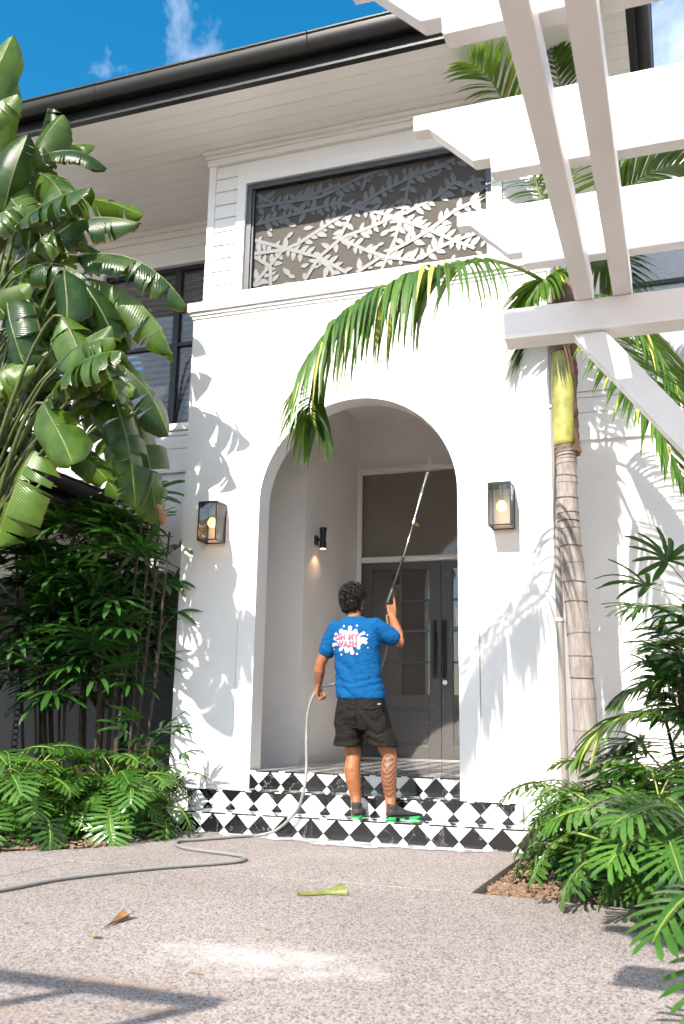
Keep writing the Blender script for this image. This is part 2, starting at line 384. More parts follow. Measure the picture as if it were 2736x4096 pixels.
def trunkmat():
    t = NT('ringed_palm_bark'); w = t.wcoord((14, 14, 3.0))
    a = t.noise(w, 2.2, 8, .7, .3)
    r_ = t.ramp(a, [(.28, (.15, .125, .112)), (.5, (.26, .225, .208)), (.72, (.37, .335, .315))])
    t.l(r_.outputs[0], t.b.inputs['Base Color']); t.b.inputs['Roughness'].default_value = .85
    t.bump(t.noise(t.wcoord((40, 40, 8)), 2, 6, .7), .6, .01)
    return t.m
M['trunk'] = trunkmat()
M['ring'] = simple('trunk_leaf_scar', (.17, .125, .10), .85, var=.35, vscale=25, bump=.4)
def mulchmat():
    t = NT('bark_mulch'); oi = t.noise(t.wcoord(), 30, 3, .7)
    r_ = t.ramp(oi, [(.3, (.075, .042, .026)), (.5, (.17, .105, .068)), (.7, (.31, .22, .155))])
    t.l(r_.outputs[0], t.b.inputs['Base Color']); t.b.inputs['Roughness'].default_value = .9
    return t.m
M['mulch'] = mulchmat()
# ------------------------------------------------------------------ surveyed world coordinates (metres)
STREL = [((-3.106, -1.5, 6.189), (-2.94, -1.5, 6.978), 0.34, (0.5, -0.8, 0.2), 0.03, 0), ((-3.127, -1.4, 5.866), (-2.954, -1.4, 6.65), 0.34, (0.55, -0.8, 0.1), 0.03, 0), ((-2.794, -1.3, 5.705), (-2.465, -1.25, 6.206), 0.36, (0.25, -0.9, 0.35), 0.05, 1), ((-2.526, -1.35, 5.765), (-2.08, -1.1, 5.681), 0.3, (0.1, -0.45, 0.9), 0.16, 1), ((-2.693, -1.1, 5.956), (-2.386, -0.9, 6.1), 0.26, (0.1, -0.5, 0.85), 0.12, 0), ((-2.559, -1.4, 5.542), (-2.05, -1.6, 4.959), 0.36, (0.35, -0.85, 0.4), 0.06, 2), ((-2.531, -1.5, 5.05), (-3.015, -1.5, 5.628), 0.42, (-0.2, -0.8, 0.5), 0.05, 1), ((-2.708, -1.3, 4.817), (-1.65, -1.15, 5.032), 0.44, (0.05, -0.5, 0.85), 0.16, 5), ((-2.237, -1.25, 4.759), (-1.219, -1.0, 4.267), 0.4, (0.25, -0.5, 0.8), 0.16, 4), ((-2.06, -1.25, 4.527), (-1.338, -1.0, 3.833), 0.42, (0.4, -0.55, 0.7), 0.14, 4), ((-2.044, -1.6, 4.445), (-1.921, -1.7, 3.911), 0.36, (0.1, -0.9, 0.4), 0.05, 1), ((-1.822, -1.9, 3.875), (-1.493, -1.9, 3.194), 0.34, (0.4, -0.8, 0.4), 0.08, 2), ((-1.803, -1.25, 3.788), (-1.351, -1.0, 3.126), 0.4, (0.45, -0.55, 0.6), 0.12, 4), ((-1.805, -2.0, 3.144), (-1.471, -2.1, 2.602), 0.36, (0.2, -0.95, 0.3), 0.05, 1), ((-1.617, -1.55, 3.444), (-1.317, -1.45, 2.408), 0.38, (0.45, -0.7, 0.35), 0.08, 4), ((-1.693, -1.05, 3.339), (-1.386, -0.95, 2.416), 0.38, (0.5, -0.75, 0.2), 0.06, 3), ((-2.126, -1.7, 2.889), (-2.337, -1.75, 2.102), 0.48, (-0.3, -0.9, 0.3), 0.06, 3), ((-2.544, -1.5, 4.542), (-1.919, -1.5, 4.388), 0.34, (0.0, -0.55, 0.8), 0.16, 5), ((-1.912, -1.5, 4.356), (-1.676, -1.4, 3.841), 0.4, (0.3, -0.85, 0.4), 0.07, 3), ((-1.731, -1.75, 3.781), (-1.407, -1.65, 3.209), 0.36, (0.4, -0.75, 0.4), 0.08, 3), ((-2.616, -1.45, 4.016), (-2.135, -1.5, 3.668), 0.28, (0.2, -0.75, 0.6), 0.1, 2), ((-2.739, -1.4, 4.558), (-2.271, -1.45, 3.972), 0.34, (0.3, -0.8, 0.5), 0.08, 3), ((-3.223, -1.2, 5.071), (-2.736, -1.2, 4.442), 0.4, (0.3, -0.8, 0.5), 0.1, 3), ((-2.636, -1.45, 3.802), (-2.797, -1.5, 3.244), 0.36, (-0.3, -0.85, 0.4), 0.08, 3), ((-2.734, -1.1, 3.702), (-2.194, -1.05, 3.339), 0.36, (0.3, -0.6, 0.7), 0.12, 4), ((-2.511, -1.0, 3.292), (-2.038, -0.9, 2.891), 0.36, (0.3, -0.6, 0.7), 0.12, 3), ((-3.305, -1.2, 5.754), (-2.83, -1.2, 5.007), 0.42, (0.4, -0.8, 0.4), 0.08, 2), ((-2.365, -1.0, 3.747), (-1.976, -0.9, 3.197), 0.38, (0.4, -0.7, 0.5), 0.1, 3), ((-2.902, -1.1, 3.457), (-2.45, -1.1, 2.843), 0.4, (0.3, -0.8, 0.4), 0.1, 3), ((-2.111, -0.9, 3.386), (-1.878, -0.85, 2.815), 0.36, (0.4, -0.8, 0.3), 0.08, 3), ((-3.138, -1.2, 5.387), (-2.738, -1.2, 5.622), 0.38, (0.1, -0.7, 0.6), 0.1, 1), ((-2.452, -1.3, 5.019), (-2.617, -1.4, 4.704), 0.36, (-0.1, -0.7, 0.6), 0.1, 2), ((-2.431, -1.3, 3.914), (-2.528, -1.35, 3.515), 0.36, (-0.1, -0.85, 0.5), 0.08, 2), ((-2.072, -1.05, 4.375), (-1.796, -0.95, 3.974), 0.34, (0.3, -0.7, 0.6), 0.1, 3), ((-3.451, -0.892, 5.697), (-2.734, -0.9, 6.102), 0.333, (-0.38, -0.93, 0.27), 0.13, 3), ((-2.971, -0.926, 5.484), (-1.724, -1.024, 5.166), 0.347, (-0.28, -0.83, 0.32), 0.13, 5), ((-2.959, -0.933, 5.698), (-2.853, -0.989, 6.674), 0.319, (-0.2, -0.43, 0.13), 0.04, 3), ((-3.261, -0.77, 5.076), (-2.553, -0.86, 5.53), 0.39, (-0.18, -0.61, 0.82), 0.05, 1), ((-3.123, -0.817, 5.47), (-2.345, -0.753, 5.073), 0.408, (0.64, -0.49, 0.87), 0.04, 3), ((-3.468, -0.789, 5.697), (-2.742, -0.908, 4.492), 0.33, (0.18, -0.89, 0.56), 0.08, 4), ((-3.394, -0.905, 4.872), (-2.347, -1.127, 4.387), 0.388, (0.17, -0.32, 0.59), 0.09, 5), ((-3.218, -1.001, 4.558), (-2.535, -1.054, 4.962), 0.359, (-0.32, -0.69, 0.62), 0.08, 2), ((-2.925, -0.948, 4.497), (-2.16, -0.797, 4.115), 0.338, (-0.45, -0.6, 0.87), 0.11, 1), ((-2.906, -0.966, 4.408), (-2.731, -0.927, 5.386), 0.398, (0.09, -0.54, 0.65), 0.07, 4), ((-2.677, -0.662, 4.532), (-1.876, -0.79, 3.605), 0.403, (0.53, -0.52, 0.47), 0.09, 4), ((-2.392, -1.049, 4.149), (-2.402, -1.051, 5.159), 0.405, (-0.34, -0.53, 0.36), 0.13, 4), ((-2.401, -1.018, 3.89), (-1.515, -1.233, 3.499), 0.405, (0.58, -0.79, 0.38), 0.05, 5), ((-3.189, -0.659, 4.426), (-2.392, -0.63, 4.579), 0.406, (0.07, -0.7, 0.79), 0.12, 1), ((-2.795, -0.795, 3.39), (-1.823, -0.966, 2.628), 0.318, (0.04, -0.76, 0.53), 0.13, 2), ((-3.503, -0.832, 4.255), (-2.769, -0.95, 3.42), 0.328, (-0.37, -0.4, 0.1), 0.05, 3), ((-2.931, -0.737, 3.46), (-2.557, -0.874, 4.159), 0.372, (0.68, -0.76, 0.45), 0.1, 5), ((-3.169, -0.901, 3.44), (-3.357, -0.744, 4.467), 0.34, (-0.12, -0.88, 0.81), 0.1, 5), ((-2.079, -1.18, 3.726), (-1.862, -0.983, 4.472), 0.309, (0.6, -0.31, 0.24), 0.09, 2), ((-2.061, -1.379, 3.649), (-1.362, -1.525, 3.147), 0.339, (0.21, -0.3, 0.82), 0.08, 4), ((-2.02, -1.325, 4.271), (-2.051, -1.4, 3.567), 0.303, (0.06, -0.68, 0.87), 0.1, 3), ((-1.767, -1.973, 3.397), (-1.154, -2.115, 3.538), 0.336, (0.63, -0.89, 0.73), 0.11, 5), ((-1.691, -1.994, 3.256), (-1.043, -2.217, 3.37), 0.419, (-0.22, -0.38, 0.66), 0.11, 4), ((-1.729, -1.784, 3.143), (-1.579, -1.654, 3.684), 0.358, (-0.51, -0.88, 0.8), 0.07, 4), ((-1.87, -1.88, 3.448), (-1.436, -1.775, 3.803), 0.31, (-0.45, -0.57, 0.11), 0.06, 1), ((-1.822, -1.944, 3.188), (-1.255, -2.117, 3.473), 0.364, (-0.36, -0.67, 0.82), 0.08, 4), ((-2.817, -1.484, 5.112), (-2.593, -1.581, 5.833), 0.4, (0.56, -0.37, 0.81), 0.11, 1), ((-2.848, -1.306, 4.148), (-2.204, -1.252, 3.914), 0.34, (0.18, -0.9, 0.35), 0.09, 5), ((-2.497, -1.687, 4.874), (-1.665, -1.872, 4.967), 0.343, (0.56, -0.48, 0.75), 0.07, 4), ((-2.508, -1.714, 4.184), (-2.2, -1.647, 3.408), 0.352, (-0.37, -0.99, 0.81), 0.13, 3), ((-2.921, -1.75, 4.7), (-2.465, -1.7, 5.051), 0.36, (0.2, -0.8, 0.6), 0.1, 2), ((-2.8, -1.75, 4.09), (-2.298, -1.7, 4.312), 0.36, (0.2, -0.8, 0.6), 0.1, 2), ((-2.674, -1.75, 3.431), (-2.159, -1.7, 3.596), 0.36, (0.2, -0.8, 0.6), 0.1, 2), ((-3.018, -1.75, 5.838), (-2.631, -1.7, 6.151), 0.36, (0.2, -0.8, 0.6), 0.1, 2)]
FRONDS = [([(1.7, -0.2, 4.4), (1.586, -0.8, 4.259), (1.462, -1.5, 4.021), (1.296, -2.0, 3.776), (1.037, -2.12, 3.666), (0.776, -2.22, 3.507), (0.594, -2.32, 3.298), (0.49, -2.34, 3.039), (0.43, -2.3, 2.814), (0.456, -2.25, 2.655)], 0.37, 2.1, 1), ([(1.777, -0.15, 4.432), (1.714, -0.2, 4.851), (1.624, -0.3, 5.295), (1.494, -0.45, 5.718), (1.327, -0.6, 6.108), (1.167, -0.8, 6.208)], 0.55, 0.5, 1), ([(1.825, -0.1, 4.448), (1.862, -0.1, 5.04), (1.872, -0.15, 5.707), (1.849, -0.3, 6.157), (1.798, -0.5, 6.401)], 0.5, 0.5, 0), ([(1.86, -0.1, 4.443), (2.089, -0.1, 4.92), (2.349, -0.15, 5.204), (2.628, -0.2, 5.299), (2.953, -0.3, 5.224)], 0.5, 0.6, 1), ([(1.884, -0.1, 4.322), (2.133, -0.15, 4.188), (2.393, -0.25, 3.887), (2.597, -0.35, 3.467), (2.726, -0.4, 3.026)], 0.55, 0.9, 1), ([(1.901, -0.3, 4.192), (2.099, -0.55, 3.802), (2.283, -0.75, 3.391), (2.461, -0.9, 2.962), (2.632, -1.0, 2.456)], 0.5, 0.6, 1), ([(1.779, -0.05, 4.32), (1.67, 0.0, 4.259), (1.562, 0.05, 4.156), (1.48, 0.08, 3.98)], 0.42, 1.2, 0), ([(1.763, -0.2, 4.372), (1.714, -0.3, 4.41), (1.648, -0.4, 4.334), (1.564, -0.45, 4.172)], 0.4, 1.0, 0), ([(1.809, 0.05, 4.48), (1.979, 0.3, 4.818), (2.152, 0.5, 4.889), (2.285, 0.6, 4.664)], 0.45, 1.0, 0)]
SMALLF = [([(2.809, -1.0, 0.627), (2.616, -1.05, 0.808), (2.416, -1.1, 0.939), (2.207, -1.15, 0.935), (2.018, -1.2, 0.823), (1.919, -1.2, 0.686)], 0.34, 0.8, 1), ([(2.809, -1.0, 0.627), (2.65, -1.0, 0.943), (2.478, -1.0, 1.133), (2.291, -1.05, 1.116), (2.127, -1.1, 1.016)], 0.3, 0.8, 0), ([(2.813, -0.9, 0.623), (2.741, -0.8, 1.057), (2.623, -0.8, 1.34), (2.464, -0.8, 1.428)], 0.32, 0.7, 0)]
TRUNK = [(1.876, -0.15, -0.125), (1.88, -0.15, 0.13), (1.859, -0.15, 0.558), (1.835, -0.15, 1.192), (1.805, -0.15, 1.886), (1.772, -0.15, 2.472), (1.773, -0.15, 2.933), (1.763, -0.15, 3.024)]
CSHAFT = [(1.763, -0.15, 3.024), (1.765, -0.15, 3.297), (1.772, -0.15, 3.63), (1.783, -0.15, 3.854), (1.8, -0.15, 4.157), (1.801, -0.15, 4.428)]
BRANCH = [[(0.442, 5.864), (0.387, 5.619), (0.277, 5.184), (0.152, 4.914)], [(-0.116, 5.6), (-0.276, 5.276), (-0.473, 5.129), (-0.602, 4.928)], [(-1.147, 5.421), (-0.765, 5.262), (-0.456, 5.127), (-0.187, 4.933)], [(-1.145, 5.59), (-0.725, 5.631), (-0.283, 5.67), (-0.099, 5.588), (0.228, 5.444), (0.622, 5.226), (0.835, 5.091), (1.015, 4.989)], [(-0.715, 5.297), (-0.33, 5.491), (-0.099, 5.588), (0.113, 5.695), (0.386, 5.786), (0.842, 5.903)], [(-1.128, 4.964), (-0.851, 5.259), (-0.715, 5.306)], [(-0.226, 5.302), (0.035, 5.36), (0.26, 5.422), (0.387, 5.446), (0.701, 5.569), (0.856, 5.681)], [(-0.259, 5.291), (0.005, 5.129), (0.199, 5.031), (0.482, 4.95)], [(0.23, 5.076), (0.466, 5.169), (0.622, 5.242), (0.838, 5.386), (1.134, 5.48)], [(0.513, 4.961), (0.667, 5.038), (0.835, 5.091), (1.031, 5.126)], [(-0.961, 4.922), (-0.968, 5.113), (-1.145, 5.245)], [(-0.455, 5.101), (-0.344, 4.999), (-0.318, 4.928)], [(-0.089, 4.918), (0.167, 5.053)], [(-1.14, 5.912), (-0.957, 5.776), (-0.471, 5.761), (-0.07, 5.891), (0.159, 5.937)], [(-1.152, 5.779), (-0.729, 5.769), (-0.27, 5.86)], [(-0.044, 5.751), (0.004, 5.915)], [(0.84, 5.668), (1.052, 5.525), (1.135, 5.586)], [(1.009, 5.702), (1.065, 5.394), (1.033, 5.269)], [(0.45, 5.828), (0.764, 5.851)], [(-1.141, 5.28), (-0.852, 5.268)]]
WAND = [(0.324, -0.22, 1.808), (0.354, -0.19, 1.92), (0.417, -0.1, 2.197), (0.476, 0.02, 2.529), (0.482, 0.04, 2.579), (0.541, 0.22, 2.995), (0.588, 0.32, 3.275)]
HOSE = [(0.312, -0.2, 1.697), (0.321, -0.2, 1.602), (0.315, -0.22, 1.45), (0.301, -0.25, 1.346), (0.243, -0.25, 1.253), (0.062, -0.24, 1.179), (-0.089, -0.32, 1.147), (-0.159, -0.4, 1.125), (-0.221, -0.43, 1.064), (-0.259, -0.45, 0.931), (-0.257, -0.48, 0.725), (-0.223, -0.55, 0.507), (-0.193, -0.68, 0.343), (-0.222, -0.72, 0.218), (-0.481, -0.568, 0.013), (-0.561, -0.79, 0.013), (-0.759, -1.108, 0.013), (-0.872, -1.289, 0.013), (-0.836, -1.426, 0.013), (-0.736, -1.548, 0.013), (-0.563, -1.636, 0.013), (-0.269, -1.71, 0.013), (-0.143, -1.785, 0.013), (-0.089, -1.93, 0.013), (-0.171, -2.088, 0.013), (-0.424, -2.425, 0.013), (-0.671, -2.918, 0.013), (-0.75, -3.35, 0.013), (-0.9, -3.9, 0.013), (-1.1, -5.2, 0.013)]
# ================================================================== setting
g = MB(); g.add([(-400,-400,-.09),(400,-400,-.09),(400,400,-.09),(-400,400,-.09)], [(0,1,2,3)])
g.build('ground', M['soil'], kind='structure')
base = MB()
base.prism([(-30,-40),(30,-40),(30,-5.3),(2.68,-5.1),(2.64,-3.16),(2.42,-3.12),(2.36,-2.42),(2.02,-2.36),(1.43,-2.305),(1.47,-.40),(-1.20,-.40),(-1.18,-1.35),(-1.30,-1.85),(-1.70,-2.19),(-3,-2.28),(-30,-2.31)], -.10, -.004, axis='z')
drive = base.build('driveway', M['joint'], kind='structure')
def slab(poly):
    m_ = MB(); m_.prism(poly, -.0985, 0, axis='z')
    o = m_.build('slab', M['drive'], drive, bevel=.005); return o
slab([(-30,-40),(-1.06,-40),(-1.06,-2.31),(-3,-2.28),(-30,-2.31)])
slab([(-1.05,-40),(30,-40),(30,-5.3),(2.68,-5.1),(2.64,-3.16),(2.42,-3.12),(2.36,-2.42),(2.02,-2.36),(1.43,-2.312),(-1.05,-2.312)])
slab([(1.43,-2.302),(1.47,-.40),(-1.20,-.40),(-1.18,-1.35),(-1.30,-1.85),(-1.70,-2.19),(-1.72,-2.302)])
# planting beds
def bed(poly, z0, nx=26, amp=.02, seed=1):
    xs = [p[0] for p in poly]; ys = [p[1] for p in poly]
    m_ = MB(); X0, X1, Y0, Y1 = min(xs), max(xs), min(ys), max(ys); n = nx; vs = []; fs = []
    for j in range(n+1):
        for i in range(n+1):
            x = X0+(X1-X0)*i/n; y = Y0+(Y1-Y0)*j/n
            vs.append((x, y, z0+amp*noise.noise(Vector((x*3, y*3, seed)))))
    for j in range(n):
        for i in range(n): fs.append((j*(n+1)+i, j*(n+1)+i+1, (j+1)*(n+1)+i+1, (j+1)*(n+1)+i))
    return m_.add(vs, fs)
bed([(1.30,-5.4),(6,-5.4),(6,1.1),(1.30,1.1)], -.062, 40, .014).build('garden_bed', M['soil'], kind='structure')
bl = MB()
for (x0,x1,y0,y1) in ((-6,-1.72,-2.27,1.0),(-1.72,-1.28,-1.95,-.35)): bl.add([(x0,y0,-.003),(x1,y0,-.003),(x1,y1,-.003),(x0,y1,-.003)], [(0,1,2,3)])
bl.build('garden_bed', M['soil'], kind='structure')
def chips(n, region, z, seed, name):
    rnd = random.Random(seed); m_ = MB()
    for _ in range(n):
        x, y = region(rnd); a = rnd.uniform(0, 6.28); L = rnd.uniform(.012, .045); w = rnd.uniform(.006, .014); t = rnd.uniform(.003, .006)
        rot = Matrix.Rotation(a, 3, 'Z') @ Matrix.Rotation(rnd.uniform(-.5, .5), 3, 'Y') @ Matrix.Rotation(rnd.uniform(-.6, .6), 3, 'X')
        c = Vector((x, y, z+rnd.uniform(0, .018)))
        cs = [c + rot @ Vector((sx*L*(.8 if sy > 0 else 1), sy*w, sz*t)) for sx, sy, sz in ((-1,-1,-1),(1,-1,-1),(1,1,-1),(-1,1,-1),(-1,-1,1),(1,-1,1),(1,1,1),(-1,1,1))]
        m_.add(cs, [(0,3,2,1),(4,5,6,7),(0,1,5,4),(1,2,6,5),(2,3,7,6),(3,0,4,7)])
    return m_.build(name, M['mulch'], kind='stuff', label='reddish bark mulch chips covering the planting bed', cat='mulch')
def regR(r_):
    while True:
        x = r_.uniform(1.45, 3.2); y = r_.uniform(-2.9, .3)
        if y < -2.33 and x < 2.37: continue
        return x, y
chips(6500, regR, -.054, 3, 'bark_mulch')
def regL(r_):
    while True:
        x = r_.uniform(-3.2, -1.2); y = r_.uniform(-2.24, -.4)
        if y < -2.19+.9*max(0, x+1.70): continue
        return x, y
chips(2600, regL, .0, 4, 'bark_mulch')
# ================================================================== house
house = thing('house', (0, 1, 0), 'white two storey house with arched entry portico and deep eaves', 'house')
def H(name, mb, mat, bevel=0, parent=None, **k): return mb.build(name, mat, parent or house, bevel=bevel, **k)
AC, AR, AZ = -.048, .908, 2.752
PX0, PX1 = -1.735, 1.695
def arch_pts(r, n=48): return [(AC + r*math.cos(math.pi*(1-i/n)), AZ + r*math.sin(math.pi*(1-i/n))) for i in range(n+1)]
def archwall(x0, x1, z0, z1, r, y0, y1):
    m_ = MB(); A = arch_pts(r); n = len(A)
    # front and back faces as strips between the arch and the outer rectangle
    for y, flip in ((y0, 0), (y1, 1)):
        def q(pts):
            f = list(range(len(pts)))
            m_.add([(a, y, b) for a, b in pts], [f[::-1] if flip else f])
        q([(x0, z0), (AC-r, z0), (AC-r, AZ), (x0, AZ)]); q([(AC+r, z0), (x1, z0), (x1, AZ), (AC+r, AZ)])
        h = n//2
        # quads from arch to outer boundary, projected radially
        def outp(i):
            t = math.pi*(1-i/(n-1)); c, s_ = math.cos(t), math.sin(t)
            k = 1e9
            if c < -1e-6: k = min(k, (x0-AC)/c)
            if c > 1e-6: k = min(k, (x1-AC)/c)
            if s_ > 1e-6: k = min(k, (z1-AZ)/s_)
            return (AC+c*k, AZ+s_*k)
        O = [outp(i) for i in range(n)]
        for i in range(n-1):
            pts = [A[i], A[i+1], O[i+1]]
            a, b = O[i], O[i+1]
            if abs(a[0]-b[0]) > 1e-6 and abs(a[1]-b[1]) > 1e-6:
                pts.append((x0, z1) if a[0] < AC else (x1, z1))
            pts.append(O[i]); q(pts[::-1])
    B = [(AC-r, z0)] + A + [(AC+r, z0)]
    for i in range(len(B)-1):
        (a, b), (c, d) = B[i], B[i+1]
        m_.add([(a,y0,b),(c,y0,d),(c,y1,d),(a,y1,b)], [(0,1,2,3)])
    for (a, b), (c, d) in (((x0,z0),(x0,z1)),((x0,z1),(x1,z1)),((x1,z1),(x1,z0))):
        m_.add([(a,y0,b),(c,y0,d),(c,y1,d),(a,y1,b)], [(0,1,2,3)])
    return m_
pw = H('portico_wall', archwall(PX0, PX1, -.08, 4.634, AR+.012, .0, .20), M['white'])
# raised surround band round the opening
sb = MB(); r0, r1 = AR, AR+.165
A0, A1 = arch_pts(r0), arch_pts(r1)
A0 = [(AC-r0, .293)]+A0+[(AC+r0, .293)]; A1 = [(AC-r1, .293)]+A1+[(AC+r1, .293)]
for i in range(len(A0)-1):
    for (p, q, y) in ((A0, A1, -.012),):
        sb.add([(p[i][0],y,p[i][1]),(p[i+1][0],y,p[i+1][1]),(q[i+1][0],y,q[i+1][1]),(q[i][0],y,q[i][1])], [(3,2,1,0)])
    sb.add([(A1[i][0],-.012,A1[i][1]),(A1[i+1][0],-.012,A1[i+1][1]),(A1[i+1][0],.004,A1[i+1][1]),(A1[i][0],.004,A1[i][1])], [(3,2,1,0)])
    sb.add([(A0[i][0],-.012,A0[i][1]),(A0[i+1][0],-.012,A0[i+1][1]),(A0[i+1][0],.206,A0[i+1][1]),(A0[i][0],.206,A0[i][1])], [(0,1,2,3)])
H('arch_surround', sb, M['trim'])
M['sealant'] = simple('brown_joint_sealant', (.30, .25, .20), .7)
for x in (AC-r1-.006, AC+r1+.006): H('joint', MB().box((x-.0022,-.0015,.295),(x+.0022,.003,AZ)), M['sealant'])
for x0_, x1_ in ((AC-r1, AC-r0-.004), (AC+r0+.004, AC+r1)): H('joint', MB().box((x0_,-.0135,AZ-.0015),(x1_,-.0115,AZ+.0015)), M['sealant'])
# ledge (string course) in two courses, returning round the sides
led = MB()
led.box((PX0-.012,-.014,4.634),(PX1+.012,1.05,4.662)); led.box((PX0-.028,-.03,4.664),(PX1+.028,1.05,4.695)); led.box((PX0-.05,-.055,4.697),(PX1+.05,1.05,4.79))
H('ledge', led, M['trim'], bevel=.006)
H('portico_side', MB().box((PX0+.001,.2,-.08),(PX0+.15,1.12,4.634)), M['white']); H('portico_side', MB().box((PX1-.15,.2,-.08),(PX1-.001,1.12,4.634)), M['white'])
# upper storey box with weatherboards
UX0, UX1 = -1.638, 1.60
SX0, SX1, SZ0, SZ1 = -1.225, 1.19, 4.868, 6.0
ub = MB()
ub.box((UX0+.02,.02,4.79),(SX0-.005,.10,6.40)); ub.box((SX1+.005,.02,4.79),(UX1-.02,.10,6.40)); ub.box((SX0-.005,.02,4.79),(SX1+.005,.10,SZ0-.004)); ub.box((SX0-.005,.02,SZ1+.004),(SX1+.005,.10,6.40))
ub.box((UX0+.02,.10,4.79),(UX0+.10,1.1,6.40)); ub.box((UX1-.10,.10,4.79),(UX1-.02,1.1,6.40))
uw = H('upper_wall', ub, M['trim'])
cb = MB(); cb.box((UX0-.004,-.012,4.79),(UX0+.07,.09,6.33)); H('corner_board', cb, M['trim'], bevel=.004)
cb = MB(); cb.box((UX1-.07,-.012,4.79),(UX1+.004,.09,6.33)); H('corner_board', cb, M['trim'], bevel=.004)
def wboard(x0, x1, z0, z1, y, parent):
    m_ = MB(); m_.prism([(y-.018, z0), (y-.006, z1-.004), (y+.02, z1-.004), (y+.02, z0)], x0, x1, axis='x')
    return m_.build('weatherboard', M['trim'], parent, bevel=.0015)
zs = [4.79, 4.836, 4.973, 5.117, 5.252, 5.395, 5.540, 5.685, 5.828, 5.975, 6.118, 6.26]
for a, b in zip(zs[:-1], zs[1:]):
    wboard(UX0+.072, SX0-.10, a, b, .02, uw); wboard(SX1+.10, UX1-.072, a, b, .02, uw)
wboard(SX0-.098, SX1+.098, 6.118, 6.26, .02, uw)
# frieze moulding under the soffit
fz = MB(); fz.box((UX0-.02,-.03,6.262),(UX1+.02,1.1,6.325)); fz.box((UX0-.035,-.05,6.327),(UX1+.035,1.1,6.36)); fz.box((UX0-.06,-.085,6.362),(UX1+.06,1.1,6.398))
H('frieze', fz, M['trim'], bevel=.005)
# wide white trim round the screen
tr = MB(); tw = .095
tr.box((SX0-tw,-.02,SZ0-.03),(SX0,.05,SZ1+.11)); tr.box((SX1,-.02,SZ0-.03),(SX1+tw,.05,SZ1+.11)); tr.box((SX0,-.0195,SZ1),(SX1,.05,SZ1+.11)); tr.box((SX0,-.0195,4.795),(SX1,.05,SZ0))
H('screen_trim', tr, M['trim'], bevel=.004)
# ---------------- leaf screen
scr = MB()
fw_ = .055
scr.box((SX0+.002,.012,SZ0+.002),(SX0+fw_,.075,SZ1-.002)); scr.box((SX1-fw_,.012,SZ0+.002),(SX1-.002,.075,SZ1-.002)); scr.box((SX0+fw_,.0122,SZ1-fw_),(SX1-fw_,.075,SZ1-.002)); scr.box((SX0+fw_,.0122,SZ0+.002),(SX1-fw_,.075,SZ0+.02))
scr.box((SX0+fw_,.030,SZ0+.02),(SX0+fw_+.02,.06,SZ1-fw_)); 
M['screenframe'] = simple('dark_screen_frame', (.10, .10, .105), .42, metal=.9, var=.1)
M['screenleaf'] = simple('satin_cut_metal_screen', (.060, .060, .062), .45, metal=.0, var=.25, vscale=26, spec=.95)
screen = H('decorative_screen', scr, M['screenframe'], bevel=.003, label='laser cut leaf and branch screen in a grey frame')
M['screenback'] = simple('taupe_screen_backing', (.068, .058, .048), .8, var=.05)
MB().box((SX0+.01,.0765,SZ0+.004),(SX1-.01,.10,SZ1-.004)).build('backing', M['screenback'], screen)
def leafmesh(L, W):
    n = 7; top = []; bot = []
    for i in range(n+1):
        t = i/n; w = W*.5*math.sin(math.pi*t**.8)**.85
        top.append((t*L, w)); bot.append((t*L, -w))
    poly = top + bot[-2:0:-1]
    m_ = MB(); m_.prism(poly, -.0015, .0015, axis='y'); return m_.mesh('leaf_cutout', M['screenleaf'])
LM = [leafmesh(.112, .050), leafmesh(.135, .058), leafmesh(.092, .043), leafmesh(.070, .036)]
rb = random.Random(11)
IX0, IX1, IZ0, IZ1 = SX0+fw_, SX1-fw_, SZ0+.02, SZ1-fw_
SK = [0]
def inside(x, z, mrg=0): return IX0-mrg < x < IX1+mrg and IZ0-mrg < z < IZ1+mrg
placed = []
def scr_leaf(x, z, ang, mesh, L):
    tx, tz = x+math.cos(ang)*L, z+math.sin(ang)*L
    if not (inside(tx, tz, .0) and inside(x, z, .02)): return
    mx_, mz_ = (x+tx)/2, (z+tz)/2
    for (px, pz) in placed:
        if (px-mx_)**2+(pz-mz_)**2 < .0023: return
    placed.append((mx_, mz_))
    SK[0] += 1
    place('leaf_cutout', mesh, screen, (x, .0685+.00012*(SK[0] % 23), z), Matrix.Rotation(-ang, 3, 'Y').to_quaternion())
for bi, b in enumerate(BRANCH):
    pts = [Vector((p[0], 0, p[1])) for p in b]
    # branch bar
    for i in range(len(pts)-1):
        a, c = pts[i], pts[i+1]; d = (c-a).normalized(); nrm = Vector((-d.z, 0, d.x)); w0 = .019
        a2 = a - d*.004; c2 = c + d*.004; yy = .0665 - .00016*bi - .00004*i
        m_ = MB(); m_.prism([(p.x, p.z) for p in (a2-nrm*w0, c2-nrm*w0*.85, c2+nrm*w0*.85, a2+nrm*w0)], yy, yy+.003, axis='y')
        m_.build('branch_cutout', M['screenleaf'], screen)
        L_ = (c-a).length; s = .035
        k = 0
        while s < L_:
            p = a + d*s; side = 1 if k % 2 == 0 else -1
            ang = math.atan2(d.z, d.x)
            for sd in ((side,) if rb.random() < .35 else (1, -1)):
                j = rb.choice((0, 0, 1, 2, 2, 3)); L2 = (.112, .135, .092, .070)[j]
                scr_leaf(p.x, p.z, ang + sd*R(rb.uniform(48, 72)) + (math.pi if rb.random() < .12 else 0), LM[j], L2)
            s += rb.uniform(.055, .075); k += 1
for _ in range(500):   # single leaves growing in from the frame and filling the gaps
    x = rb.uniform(IX0, IX1); z = rb.uniform(IZ0, IZ1); j = rb.choice((0, 2, 3))
    best = min(((px-x)**2+(pz-z)**2 for px, pz in placed), default=1)
    if best > .0065: scr_leaf(x, z, rb.uniform(0, 6.28), LM[j], (.112, .135, .092, .070)[j])
